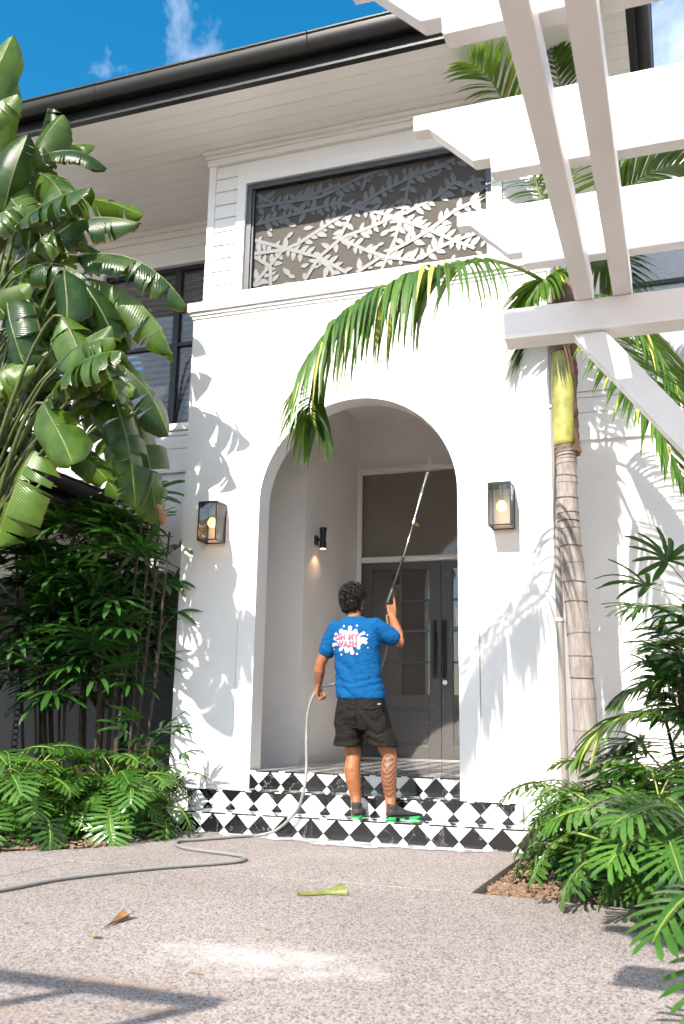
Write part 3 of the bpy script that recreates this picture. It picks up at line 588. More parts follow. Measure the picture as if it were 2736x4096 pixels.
# ---------------- wing walls (set back), with sill courses
WY = 1.1
wl_ = MB()
LWX0, LWX1, LWZ0, LWZ1 = -3.60, -2.02, 3.985, 5.90      # left window opening
wl_.box((-8,WY,2.36),(PX0+.01,WY+.2,LWZ0)); wl_.box((-8,WY,LWZ1),(UX0+.03,WY+.2,6.4)); wl_.box((-8,WY,LWZ0),(LWX0,WY+.2,LWZ1)); wl_.box((LWX1,WY,LWZ0),(UX0+.03,WY+.2,LWZ1))
wl_.box((-8,WY,-.1),(-6.0,WY+.2,2.36))
leftw = H('wing_wall', wl_, M['white'])
wr_ = MB()
RWX0, RWX1, RWZ0, RWZ1 = 2.02, 4.2, 4.0, 5.75
wr_.box((PX1-.1,WY,-.1),(7,WY+.2,RWZ0)); wr_.box((UX1-.05,WY,RWZ1),(7,WY+.2,6.4)); wr_.box((UX1-.05,WY,RWZ0),(RWX0,WY+.2,RWZ1)); wr_.box((RWX1,WY,RWZ0),(7,WY+.2,RWZ1))
rightw = H('wing_wall', wr_, M['white'])
for (x0, x1, par) in ((-8, PX0-.001, leftw), (PX1+.001, 7, rightw)):
    for z0, z1, dy in ((3.90,3.978,.05),(3.845,3.897,.03),(3.70,3.842,.022),(3.48,3.696,.018),(3.43,3.477,.034)):
        MB().box((x0,WY-dy,z0),(x1,WY+.01,z1)).build('sill_course', M['trim'], par, bevel=.004)
# cornice of the left wing
for z0, z1, dy in ((6.362,6.398,.085),(6.30,6.360,.06),(6.225,6.298,.035),(6.09,6.222,.022)):
    MB().box((-8,WY-dy,z0),(UX0-.036,WY+.01,z1)).build('cornice', M['trim'], leftw, bevel=.004)
    MB().box((UX1+.036,WY-dy,z0),(7,WY+.01,z1)).build('cornice', M['trim'], rightw, bevel=.004)
def window(x0, x1, z0, z1, y, mull, rails, shut, parent=house, glass='glass_win'):
    m_ = MB(); t = .05
    m_.box((x0+.001,y,z0),(x0+t,y+.08,z1)); m_.box((x1-t,y,z0),(x1-.001,y+.08,z1)); m_.box((x0+t,y+.001,z1-t),(x1-t,y+.08,z1)); m_.box((x0+t,y+.001,z0),(x1-t,y+.08,z0+.035))
    w = m_.build('window', M['darkframe'], parent, bevel=.003)
    xs = [x0+t]
    for q in mull:
        MB().box((q-.038,y+.004,z0+.036),(q+.038,y+.078,z1-t-.001)).build('mullion', M['darkframe'], w, bevel=.003); xs += [q-.038, q+.038]
    xs.append(x1-t)
    for i in range(0, len(xs), 2):
        for z in rails: MB().box((xs[i]+.001,y+.01,z-.022),(xs[i+1]-.001,y+.07,z+.022)).build('rail', M['darkframe'], w, bevel=.003)
        MB().box((xs[i],y+.04,z0+.036),(xs[i+1],y+.046,z1-t)).build('pane', M[glass], w)
        if shut:
            n = int((z1-z0)/.075)
            for k in range(n):
                zz = z0+.05+k*.075
                s_ = MB(); s_.add([(xs[i],y+.11,zz),(xs[i+1],y+.11,zz),(xs[i+1],y+.15,zz+.055),(xs[i],y+.15,zz+.055),(xs[i],y+.118,zz-.006),(xs[i+1],y+.118,zz-.006),(xs[i+1],y+.158,zz+.049),(xs[i],y+.158,zz+.049)],[(0,1,2,3),(7,6,5,4),(0,4,5,1),(2,6,7,3),(0,3,7,4),(1,5,6,2)])
                s_.build('shutter_slat', M['shutter'], w)
    MB().box((x0,y+.9,z0),(x1,y+.92,z1)).build('room_backing', M['dark_room'], w)  # dark panel standing in for the dim room behind the window
window(LWX0, LWX1, LWZ0, LWZ1, WY+.06, (-2.63,), (4.95,), True)
window(RWX0, RWX1, RWZ0, RWZ1, WY+.06, (3.1,), (4.95,), False, glass='glass_pale')
# white frame bead on the left window
# ---------------- soffit in boards, fascia, gutter, roof
EY = -.85; EX = 2.43
sof = H('soffit', MB().box((-8,EY+.01,6.418),(EX-.01,WY+.2,6.44)), M['soffit'])
nb = 12; wb = (WY+.02-EY)/nb
for k in range(nb):
    y0 = EY+.004+k*wb; MB().box((-8,y0,6.40),(EX-.004,y0+wb-.004,6.4175)).build('soffit_board', M['soffit'], sof, bevel=.002)
sof2 = H('soffit', MB().box((EX,.82,6.418),(7,WY+.2,6.44)), M['soffit'])
for k in range(2):
    y0 = .83+k*.17; MB().box((EX+.002,y0,6.40),(7,y0+.166,6.4175)).build('soffit_board', M['soffit'], sof2, bevel=.002)
fa = MB(); fa.box((-8,EY-.03,6.405),(EX+.03,EY,6.66)); fa.box((EX,EY,6.405),(EX+.03,.81,6.66)); fa.box((EX+.03,.78,6.405),(7,.81,6.66))
H('fascia', fa, M['gutter'], bevel=.003)
lip = MB(); lip.box((-8,EY-.045,6.398),(EX+.045,EY+.018,6.412)); lip.box((EX-.018,EY+.018,6.398),(EX+.045,.81,6.412))
H('fascia_lip', lip, M['gutter'], bevel=.002)
# half round-ish gutter profile (y out, z)
GP = [(.0,.0),(.05,-.012),(.095,-.005),(.128,.03),(.140,.075),(.138,.115),(.150,.128),(.150,.142),(.130,.150),(.0,.150)]
def gutter(a, b, outdir, z):
    m_ = MB(); a = Vector(a); b = Vector(b); n = len(GP); vs = []
    for e in (a, b):
        for p in GP: vs.append((e.x+outdir[0]*p[0], e.y+outdir[1]*p[0], z+p[1]))
    m_.add(vs, [(i, i+1, n+i+1, n+i) for i in range(n-1)] + [list(range(n)), [n+i for i in reversed(range(n))]])
    return m_
g1 = gutter((-8,EY-.032,0),(EX+.17,EY-.032,0),(0,-1),6.53)
H('gutter', g1, M['gutter'], smooth=True, edge=35)
H('gutter', gutter((EX+.032,EY-.03,0),(EX+.032,.64,0),(1,0),6.531), M['gutter'], smooth=True, edge=35)
H('gutter', gutter((EX+.03,.778,0),(7,.778,0),(0,-1),6.53), M['gutter'], smooth=True, edge=35)
sm = MB()
for x in (-2.35,-.2,1.9): sm.tube([(x,EY-.03-p[0]*1.02,6.53+p[1]) for p in GP[1:8]],.006,6)
H('gutter_joint', sm, M['gutter'])
rf = MB()
rf.add([(-8,EY-.12,6.69),(EX+.13,EY-.12,6.69),(EX+.13,.70,6.69),(7,.70,6.69),(7,6.5,9.2),(-8,6.5,9.2),(EX+.13-3.0,3.5,8.1)],[(0,1,6,5),(1,2,6),(2,3,4,6),(6,4,5)])
rf.add([(-8,6.5,9.2),(7,6.5,9.2),(7,13,6.5),(-8,13,6.5)],[(0,1,2,3)])
H('roof', rf, M['roof'])
bodym = MB(); bodym.box((-8,5.2,-.1),(7,12,6.4)); bodym.box((-8,1.31,3.2),(-7.8,5.2,6.4)); bodym.box((6.8,1.31,-.1),(7,5.2,6.4)); H('rear_wall', bodym, M['white'])
# ---------------- porch interior
z3 = .434
DY = 3.0
pi = MB()
pi.box((PX0+.152,1.28,z3-.3),(-1.03,1.45,4.6)); H('porch_wall', pi, M['white'])
H('porch_wall', MB().box((-1.16,1.45,z3-.3),(-1.03,DY+.2,4.6)), M['white'])
H('porch_wall', MB().box((1.12,.2,z3-.3),(1.25,DY+.2,4.6)), M['white'])
bw = MB(); bw.box((-1.03,DY-.02,3.84),(1.12,DY+.15,4.6)); bw.box((1.02,DY-.02,z3),(1.12,DY+.15,3.84)); H('porch_wall', bw, M['white'])
H('porch_ceiling', MB().box((PX0+.15,.2,4.45),(PX1-.15,DY+.2,4.6)), M['soffit'])
# door frame, transom, pair of doors
fr_ = MB()
def frame_x(x0, x1, z0, z1, y0, y1): fr_.box((x0,y0,z0),(x1,y1,z1))
frame_x(-1.029,-.995,z3,3.838,DY-.05,DY+.1); frame_x(.98,1.019,z3,3.838,DY-.05,DY+.1); frame_x(-.995,.98,3.775,3.838,DY-.05,DY+.1); frame_x(-.995,.98,2.685,2.748,DY-.045,DY+.1)
frame_x(-1.029,-.975,z3+.001,3.8375,DY-.07,DY-.052); frame_x(-.975,1.0,3.79,3.8375,DY-.07,DY-.052); frame_x(-.995,.98,2.705,2.73,DY-.058,DY-.046)
df = H('door_frame', fr_, M['trim'], bevel=.004)
MB().box((-.995,DY+.02,2.748),(.98,DY+.028,3.775)).build('transom_pane', M['glass_door'], df)
MB().box((-.995,DY-.03,z3-.0),(.98,DY+.08,z3+.012)).build('threshold', M['steel'], df)
def door(x0, x1, hinge):
    m_ = MB(); y0, y1 = DY, DY+.05; s = .135; zt = 2.682; zb = z3+.014
    gz0, gz1 = 1.151, 2.592; pz0, pz1 = .60, 1.0
    xa, xb = x0+s, x1-s
    m_.box((x0,y0,zb),(xa,y1,zt)); m_.box((xb,y0,zb),(x1,y1,zt)); m_.box((xa,y0+.0005,gz1),(xb,y1,zt)); m_.box((xa,y0+.0005,pz1+.012),(xb,y1,gz0)); m_.box((xa,y0+.0005,zb),(xb,y1,pz0-.012)); m_.box((xa,y0+.015,pz0-.012),(xb,y1-.01,pz1+.012))
    d = m_.build('door', M['door'], house, bevel=.003)
    MB().box((xa+.03,y0+.003,pz0+.02),(xb-.03,y0+.016,pz1-.02)).build('raised_panel', M['door'], d, bevel=.008)
    MB().box((xa,y0+.02,gz0),(xb,y0+.026,gz1)).build('pane', M['glass_pane'], d)
    xc = (xa+xb)/2
    MB().box((xc-.014,y0+.006,gz0),(xc+.014,y0+.0195,gz1)).build('glazing_bar', M['door'], d)
    for z in (1.513, 1.874, 2.228):
        for a, b in ((xa, xc-.0145), (xc+.0145, xb)): MB().box((a,y0+.007,z-.012),(b,y0+.0195,z+.012)).build('glazing_bar', M['door'], d)
    hx = x1-.062 if hinge < 0 else x0+.040
    hb = MB(); hb.tube([(hx,y0-.065,1.335),(hx,y0-.065,1.985)],.017,10)
    for z in (1.45, 1.87): hb.tube([(hx,y0-.06,z),(hx,y0+.002,z)],.009,8)
    hb.build('handle', M['black_rubber'], d, smooth=True, edge=40)
    if hinge > 0:
        MB().tube([(x0+.041,y0-.012,1.288),(x0+.041,y0+.002,1.288)],.026,16).build('lock', M['steel'], d)
    return d
door(-.992,-.022,-1); door(-.018,.977,1)
nt_ = MB().box((.136,DY+.0155,1.915),(.30,DY+.0185,2.13)); nt_.build('notice', M['paper'], None, label='white paper notice stuck to the right door glass', cat='notice')
# room behind the doors
rm = MB()
rm.add([(-3,DY+.16,z3),(3,DY+.16,z3),(3,8,z3),(-3,8,z3),(-3,DY+.16,4.8),(3,DY+.16,4.8),(3,8,4.8),(-3,8,4.8)],[(0,1,2,3),(4,7,6,5),(3,2,6,7),(0,3,7,4),(1,5,6,2)])
H('hall_interior', rm, M['dark_room'])
# downpipe at the right corner
dp = MB(); dp.tube([(1.673,-.055,-.06),(1.673,-.055,2.0),(1.673,-.055,4.60)],.030,14)
dpo = H('downpipe', dp, M['grey_pipe'], smooth=True, edge=40)
for z in (1.66, 3.4): MB().box((1.636,-.09,z-.012),(1.712,.0,z+.012)).build('bracket', M['trim'], dpo, bevel=.003)
# left undercroft and lower gutter of the carport roof
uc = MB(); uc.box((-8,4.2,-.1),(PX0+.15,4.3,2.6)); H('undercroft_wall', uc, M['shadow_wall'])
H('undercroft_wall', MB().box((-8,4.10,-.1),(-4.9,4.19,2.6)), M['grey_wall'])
H('undercroft_ceiling', MB().box((-8,1.31,2.36),(PX0+.0,4.3,2.5)), M['grey_wall'])
H('undercroft_floor', MB().box((-8,.98,-.09),(PX0-.002,4.3,.012)), M['joint'])
carport = thing('carport_roof', (-4.6, 0, 2.6), 'low charcoal edged carport roof at the left wing', 'roof')
cr = MB(); cr.box((-7,-1.6,2.86),(-3.02,1.04,2.89)); cr.build('soffit', M['grey_wall'], carport)
MB().box((-3.019,-1.6,2.78),(-2.985,1.04,3.06)).build('fascia', M['gutter'], carport)
gutter((-2.98,-1.6,0),(-2.98,1.045,0),(1,0),2.94).build('gutter', M['gutter'], carport, smooth=True, edge=35)
cr = MB(); cr.add([(-2.95,-1.65,3.09),(-2.95,1.05,3.09),(-7,1.05,3.6),(-7,-1.65,3.6)],[(0,1,2,3)]); cr.build('roof_sheet', M['roof'], carport)
for x, y in ((-6.8,-1.4),(-5.0,-1.4)): MB().box((x-.06,y-.06,-.09),(x+.06,y+.06,2.86)).build('post', M['trim'], carport)
# ================================================================== steps
z1, z2 = .151, .293
Y1, Y2, Y3 = -.664, -.32, 0.0
steps = thing('entrance_steps', (0.1, -.4, 0), 'black and white diamond tiled entrance steps below the arch', 'steps')
XL = -1.36
core = MB()
core.box((XL+.012,Y1+.012,-.08),(1.60-.012,.1,z1-.012)); core.box((XL+.012,Y2+.012,z1-.012),(1.337-.012,.1,z2-.012)); core.box((AC-AR+.004,Y3+.012,z2-.012),(AC+AR-.004,DY-.03,z3-.012))
core.build('bedding', M['grout'], steps)
def clip(poly, axis, val, keep_greater):
    out = []
    for i in range(len(poly)):
        a, b = poly[i], poly[(i+1) % len(poly)]
        ia = (a[axis] >= val) if keep_greater else (a[axis] <= val); ib = (b[axis] >= val) if keep_greater else (b[axis] <= val)
        if ia: out.append(a)
        if ia != ib:
            t = (val-a[axis])/(b[axis]-a[axis]); out.append((a[0]+(b[0]-a[0])*t, a[1]+(b[1]-a[1])*t))
    return out
def area(p): return abs(sum(p[i][0]*p[(i+1) % len(p)][1]-p[(i+1) % len(p)][0]*p[i][1] for i in range(len(p))))/2
def diamonds(x0, x1, v0, v1, cx, cv, p=.205, gap=.0022):
    h = p/2; res = []
    i0 = int((x0-cx)/h)-2; i1 = int((x1-cx)/h)+2; j0 = int((v0-cv)/h)-2; j1 = int((v1-cv)/h)+2
    for i in range(i0, i1+1):
        for j in range(j0, j1+1):
            if (i+j) % 2: continue
            a, b = cx+i*h, cv+j*h; k = h-gap
            poly = [(a-k,b),(a,b-k),(a+k,b),(a,b+k)]
            for ax, val, gr in ((0,x0,True),(0,x1,False),(1,v0,True),(1,v1,False)):
                if len(poly) > 2: poly = clip(poly, ax, val, gr)
            if len(poly) > 2 and area(poly) > 8e-5: res.append((poly, i % 2 == 0))
    return res
def riser(x0, x1, za, zb, y, cx, cz):
    for poly, blk in diamonds(x0, x1, za, zb, cx, cz):
        m_ = MB(); m_.prism(poly, y, y+.011, axis='y'); m_.build('tile', M['tile_b' if blk else 'tile_w'], steps)
riser(XL, 1.60, -.075, z1-.009, Y1, .483, z1-.106)
riser(XL, 1.337, z1+.001, z2-.009, Y2, .672, z2+.006)
riser(AC-AR+.002, AC+AR-.002, z2+.001, z3-.009, Y3, .46, z3-.106)
mside = MB(); mside.box((1.338,Y2,z1+.002),(1.349,.0-.002,z2-.009)); mside.build('end_tile', M['tile_w'], steps)
mside = MB(); mside.box((1.601,Y1,-.08),(1.612,-.002,z1-.009)); mside.build('end_tile', M['tile_w'], steps)
tb, tw_ = MB(), MB()
def tread(x0, x1, ya, yb, z, cx, cy):
    for poly, blk in diamonds(x0, x1, ya, yb, cx, cy): (tb if blk else tw_).prism(poly, z-.009, z, axis='z')
tread(XL, 1.60, Y1+.02, -.002, z1, .483, Y1+.1); tread(XL, 1.337, Y2+.02, -.002, z2, .672, Y2+.1)
tread(AC-AR+.004, AC+AR-.004, Y3+.02, .2, z3, .46, .1); tread(-1.03, 1.1, .2, DY-.03, z3, .46, .1)
def wettile(name, black):
    m0 = M['tile_b' if black else 'tile_w'].copy(); m0.name = name
    b = m0.node_tree.nodes['Principled BSDF']; b.inputs['Roughness'].default_value = .05
    return m0
M['tile_bw'] = wettile('wet_black_marble', True); M['tile_ww'] = wettile('wet_white_marble', False)
tb.build('tread_tiles', M['tile_bw'], steps, kind='stuff'); tw_.build('tread_tiles', M['tile_ww'], steps, kind='stuff')
for (x0, x1, y, z) in ((XL,1.612,Y1,z1),(XL,1.349,Y2,z2),(AC-AR+.002,AC+AR-.002,Y3,z3)):   # nosing mosaic strip
    n = int((x1-x0)/.052); w = (x1-x0)/n
    nm = MB().box((-w/2+.001,-.004,-.0085),(w/2-.001,.0195,.0008))
    ms = [nm.mesh('nosing_tile', M['tile_b']), nm.mesh('nosing_tile', M['tile_w'])]
    for k in range(n): place('nosing_tile', ms[0 if k % 5 else 1], steps, (x0+(k+.5)*w, y, z))
# ================================================================== lanterns
def lantern(x0, label, power):
    x1 = x0+.188; y0, y1 = -.205, -.0; zb, zt = 2.405, 2.757; t = .011
    e = thing('wall_lantern', (x0+.094, -.1, zb), label, 'lantern', 'box lanterns beside the arch')
    fr = MB()
    for x in (x0, x1-t):
        for y in (y0, y1-t-.012): fr.box((x,y,zb),(x+t,y+t,zt))
    for z in (zb, zt-t):
        for y in (y0, y1-t-.012): fr.box((x0+t,y+.0005,z),(x1-t,y+t-.0005,z+t))
        for x in (x0, x1-t): fr.box((x+.0005,y0+t,z),(x+t-.0005,y1-t-.012,z+t))
    fr.build('frame', M['blacksteel'], e)
    MB().box((x0+.001,y0+.001,zt),(x1-.001,y1-.013,zt+.006)).build('lid', M['blacksteel'], e)
    MB().box((x0+.02,-.012,zb+.03),(x1-.02,-.001,zt-.02)).build('back_plate', M['trim'], e)
    p = MB(); p.box((x0+t,y0+.004,zb+t),(x1-t,y0+.007,zt-t)); p.build('pane', M['glass_clear'], e)
    for x in (x0+.004, x1-.007):
        MB().box((x,y0+t,zb+t),(x+.003,y1-t-.013,zt-t)).build('pane', M['glass_clear'], e)
    c = (x0+.094, -.105, 0)
    so = MB(); so.lathe((c[0],c[1],zt-.13),[(.016,0),(.019,.03),(.014,.05),(.014,.124)],14); so.build('socket', M['brass'], e, smooth=True, edge=40)
    b = MB(); prof = [(.004,-.088)] + [(.043*math.sin(math.pi*k/10), -.046-.043*math.cos(math.pi*k/10)) for k in range(1, 8)] + [(.022,-.004),(.016,.002)]
    b.lathe((c[0],c[1],zt-.13),prof,18); b.build('bulb', M['bulb'], e, smooth=True)
    ld = bpy.data.lights.new('lantern_glow', 'POINT'); ld.energy = power; ld.color = (1, .58, .25); ld.shadow_soft_size = .05
    lo = bpy.data.objects.new('lantern_glow', ld); COL.objects.link(lo); setpar(lo, e, Vector((c[0], c[1]-.0, zt-.26)))
lantern(-1.467, 'black framed glass box lantern left of the arch, glowing warm in leaf shade', .16)
lantern(1.150, 'sunlit glass box lantern right of the arch near the drainpipe', .12)
sc = thing('wall_sconce', (-1.0, 1.55, 2.62), 'small black up and down light on the porch side wall', 'wall light')
MB().lathe((-.945,1.58,2.62),[(.040,0),(.034,.06),(.029,.105),(.034,.16),(.040,.222)],20).build('shade', M['blacksteel'], sc, smooth=True, edge=40)
MB().box((-1.029,1.535,2.66),(-1.012,1.625,2.76)).build('mount', M['blacksteel'], sc, bevel=.004)
MB().tube([(-1.013,1.58,2.715),(-.96,1.58,2.715)],.014,10).build('arm', M['blacksteel'], sc)
MB().lathe((-.945,1.58,2.612),[(.030,0),(.033,.008)],18).build('lens', M['bulb'], sc)
ld = bpy.data.lights.new('sconce_glow', 'SPOT'); ld.energy = .7; ld.color = (1, .6, .3); ld.spot_size = R(110); ld.shadow_soft_size = .03
lo = bpy.data.objects.new('sconce_glow', ld); COL.objects.link(lo); setpar(lo, sc, Vector((-.945, 1.58, 2.60)))
# ================================================================== chandelier in the hall
ch = thing('chandelier', (.30, 3.9, 3.3), 'tiered beaded chandelier hanging behind the transom glass', 'chandelier')
M['bead'] = simple('dark_beads', (.05, .045, .04), .3)
cx, cy, cz = .24, 4.0, 3.32
def ring(r, z, h):
    m_ = MB(); n = 36; vs = []; fs = []
    for i in range(n):
        t = 2*math.pi*i/n
        for rr, zz in ((r, z), (r+.012, z), (r+.012, z+h), (r, z+h)): vs.append((cx+rr*math.cos(t), cy+rr*math.sin(t), zz))
    for i in range(n):
        for k in range(4): fs.append((i*4+k, ((i+1) % n)*4+k, ((i+1) % n)*4+(k+1) % 4, i*4+(k+1) % 4))
    return m_.add(vs, fs)
ring(.26, cz, .07).build('ring', M['bead'], ch); ring(.14, cz+.5, .04).build('ring', M['bead'], ch); ring(.09, cz-.24, .03).build('ring', M['bead'], ch)
for k in range(22):
    t = 2*math.pi*k/22; s_ = MB()
    s_.tube([(cx+.14*math.cos(t),cy+.14*math.sin(t),cz+.52),(cx+.20*math.cos(t),cy+.20*math.sin(t),cz+.2),(cx+.262*math.cos(t),cy+.262*math.sin(t),cz+.06)],.007,5)
    s_.tube([(cx+.262*math.cos(t),cy+.262*math.sin(t),cz),(cx+.20*math.cos(t),cy+.20*math.sin(t),cz-.16),(cx+.092*math.cos(t),cy+.092*math.sin(t),cz-.22)],.007,5)
    s_.build('bead_strand', M['bead'], ch)
MB().tube([(cx,cy,cz+.5),(cx,cy,4.79)],.008,6).build('chain', M['bead'], ch)
# ================================================================== rain chain
rc = thing('rain_chain', (-3.40, .0, 0), 'dark ring link rain chain hanging at the far left wall', 'rain chain')
lk = MB(); n = 16; vs = []; fs = []
for i in range(n):
    t = 2*math.pi*i/n
    for k in range(5):
        a = 2*math.pi*k/5; r_ = .030+.0045*math.cos(a); vs.append((r_*math.cos(t), .0045*math.sin(a), r_*1.15*math.sin(t)))
for i in range(n):
    for k in range(5): fs.append((i*5+k, ((i+1) % n)*5+k, ((i+1) % n)*5+(k+1) % 5, i*5+(k+1) % 5))
lk.add(vs, fs); lkm = lk.mesh('link', M['chain'], smooth=True)
for k in range(50):
    place('link', lkm, rc, (-3.40, .0, .08+k*.057), Matrix.Rotation(R(12 if k % 2 else 78), 3, 'Z').to_quaternion())
# ================================================================== pergola
per = thing('pergola', (2.6, -4.4, 0), 'white painted timber pergola with notched rafter ends overhead', 'pergola')
RP = [(1.604,3.378),(1.604,3.306),(1.671,3.304),(1.857,3.118),(1.926,3.117),(1.930,3.05),(5.2,3.05),(5.2,3.378)]
for k in range(-1, 5):
    y = -3.28-.825*k
    if k == -1: continue
    MB().prism(RP, y, y+.074, axis='y').build('rafter', M['pergola'], per, bevel=.005)
for x0, x1 in ((2.150,2.236),(2.329,2.419)):
    MB().box((x0,-6.9,2.912),(x1,-3.02,3.049)).build('bearer', M['pergola'], per, bevel=.005)
MB().box((1.797,-3.101,2.75),(5.1,-2.952,2.911)).build('cross_beam', M['pergola'], per, bevel=.006)
MB().box((1.797,-6.85,2.75),(5.1,-6.70,2.911)).build('cross_beam', M['pergola'], per, bevel=.006)
for y in (-3.075,-6.82):
    MB().prism([(2.125,2.749),(2.285,2.749),(3.00,1.80),(3.00,1.59)], y, y+.10, axis='y').build('brace', M['pergola'], per, bevel=.005)
    MB().box((3.0,y-.02,-.06),(3.13,y+.12,2.749)).build('post', M['pergola'], per, bevel=.006)
    MB().box((4.9,y-.02,-.06),(5.03,y+.12,2.749)).build('post', M['pergola'], per, bevel=.006)
# second pergola frame behind the photographer; its shadow lies on the drive
p2 = thing('pergola', (-1.0, -7.9, 0), 'white pergola frame behind the viewpoint that shades the drive', 'pergola')
def toward_sun(g_, t): return Vector(g_) + Vector((-.151, -1, .917))*t
T_ = 3.2
A_ = toward_sun((1.10,-4.585,0), T_)
MB().box((A_.x-3.4,A_.y-.04,A_.z-.02),(A_.x,A_.y+.04,A_.z+.035)).build('beam', M['pergola'], p2)
def bar(a, b, w, h, name):
    a = Vector(a); b = Vector(b); m_ = MB(); m_.tube([a, b], w, 4, up=(0, 0, 1)); m_.build(name, M['pergola'], p2)
B_ = toward_sun((.60,-4.63,0), T_); C_ = toward_sun((.30,-5.12,0), T_)
bar(B_, C_, .036, .05, 'brace'); D_ = toward_sun((.80,-5.15,0), T_); bar(A_-Vector((.03,0,0)), D_, .036, .05, 'brace')
MB().box((A_.x-3.3,A_.y-.06,-.0),(A_.x-3.18,A_.y+.06,A_.z-.021)).build('post', M['pergola'], p2)
MB().box((C_.x-1.5,C_.y-.03,C_.z-.015),(D_.x+.6,C_.y+.03,C_.z+.025)).build('beam', M['pergola'], p2)
MB().box((D_.x-1.6,C_.y-.06,0),(D_.x-1.48,C_.y+.06,C_.z-.021)).build('post', M['pergola'], p2)
# unseen tree, added so that its level limb shades the pergola's cross beam
st = thing('added_shade_tree', (6.2, -8.2, 0), 'unseen tree added behind the viewpoint to shade the pergola beam', 'tree')
lm = toward_sun((2.3,-3.1,2.822), 4.6)
M['bark'] = simple('added_grey_bark', (.16, .13, .11), .9, var=.3, vscale=8, bump=.5, bscale=30)
MB().tube([(6.2,-8.2,-.1),(6.1,-8.1,2.5),(5.7,lm.y-.1,5.2),(4.6,lm.y,lm.z-.1)],[.32,.26,.18,.11],12).build('trunk', M['bark'], st, smooth=True)
MB().tube([(4.5,lm.y,lm.z-.08),(3.6,lm.y,lm.z),(2.4,lm.y,lm.z),(1.2,lm.y,lm.z),(.55,lm.y,lm.z+.0)],[.10,.075,.072,.070,.068],10).build('added_limb', M['bark'], st, smooth=True)
MB().tube([(5.7,lm.y-.1,5.2),(6.4,-9.0,7.5),(7.0,-9.6,10)],[.18,.13,.05],10).build('added_limb', M['bark'], st, smooth=True)
def crown(cx, cy, cz, r, n, seed):
    rnd = random.Random(seed); m_ = MB()
    for _ in range(n):
        d = Vector((rnd.gauss(0, 1), rnd.gauss(0, 1), rnd.gauss(0, .7))).normalized()*r*rnd.random()**.4
        c = Vector((cx, cy, cz))+d; s = rnd.uniform(.06, .12)
        u = Vector((rnd.gauss(0, 1), rnd.gauss(0, 1), rnd.gauss(0, 1))).normalized(); w = u.orthogonal().normalized()
        m_.add([c-u*s, c+w*s*.4, c+u*s, c-w*s*.4], [(0, 1, 2, 3)], [(0, .5), (.5, .9), (1, .5), (.5, .1)])
    return m_
crown(7.4,-10.2,10.3,1.8,2500,5).build('crown', M['rhapis'], st)
# ================================================================== plants
def basis(x, n):
    x = x.normalized(); y = n.cross(x).normalized(); z = x.cross(y)
    return x, y, z
def paddle(b, t, width, n, arch, splits, rnd):
    """one bird-of-paradise blade from blade base b to tip t"""
    b, t, n = Vector(b), Vector(t), Vector(n)
    L = (t-b).length; X, Y, Z = basis(t-b, n)
    m_ = MB(); NS = 22; NC = 5
    fold = rnd.uniform(.25, .55); twist = rnd.uniform(-.25, .25)
    def mid(u): return b + X*(u*L) + Z*(arch*L*4*u*(1-u)) + Y*(.04*L*math.sin(u*3+twist*4))
    def halfw(u):
        if u <= 0 or u >= 1: return .0
        return width*.5*min(1, (u/.16)**.55)*min(1, ((1-u)/.30)**.62)
    for side in (1, -1):
        cuts = sorted(rnd.sample(range(4, NS-2), min(splits+rnd.randint(0, 2), 9))) if splits else []
        segs = []; prev = 0
        for c in cuts+[NS]:
            if c-prev >= 1: segs.append((prev, c)); prev = c
        for (a, c) in segs:
            droop = rnd.uniform(-.18, .38) if splits > 1 else rnd.uniform(-.03, .05)
            lean = rnd.uniform(-.05, .05) if splits > 1 else 0
            vs = []; uv = []; k = c-a
            for i in range(a, c+1):
                u = i/NS; hw = halfw(u)
                ang = fold + twist*(u-.5)*side + droop
                # gaps: the ends of a segment draw in at the outer edge
                e = 0
                if splits and i == a and a > 0: e = .35
                if splits and i == c and c < NS: e = -.35
                for j in range(NC+1):
                    w = j/NC
                    curl = ang + .35*w*w
                    du = (e*w*w/NS) + lean*w + .10*w*(hw/ max(L, .01))
                    p = mid(min(1, max(0, u+du))) + Y*(side*hw*w*math.cos(curl)) - Z*(hw*w*math.sin(curl)) 
                    p += Z*(.006*math.sin(u*60+side)+.004*math.sin(i*2.7+w*5))*w
                    vs.append(p); uv.append((u, side*w))
            fs = []
            for i in range(k):
                for j in range(NC):
                    q = (i*(NC+1)+j, (i+1)*(NC+1)+j, (i+1)*(NC+1)+j+1, i*(NC+1)+j+1)
                    fs.append(q if side > 0 else q[::-1])
            m_.add(vs, fs, uv)
    m_.tube([mid(k/8)-Z*.004 for k in range(9)], [.011*(1-.85*k/8)+.001 for k in range(9)], 6, mi=1)
    return m_, mid(0), X
sp_ = thing('bird_of_paradise_plant', (-3.35, -1.35, 0), 'giant bird of paradise with torn paddle leaves towering at left', 'plant')
rs = random.Random(21)
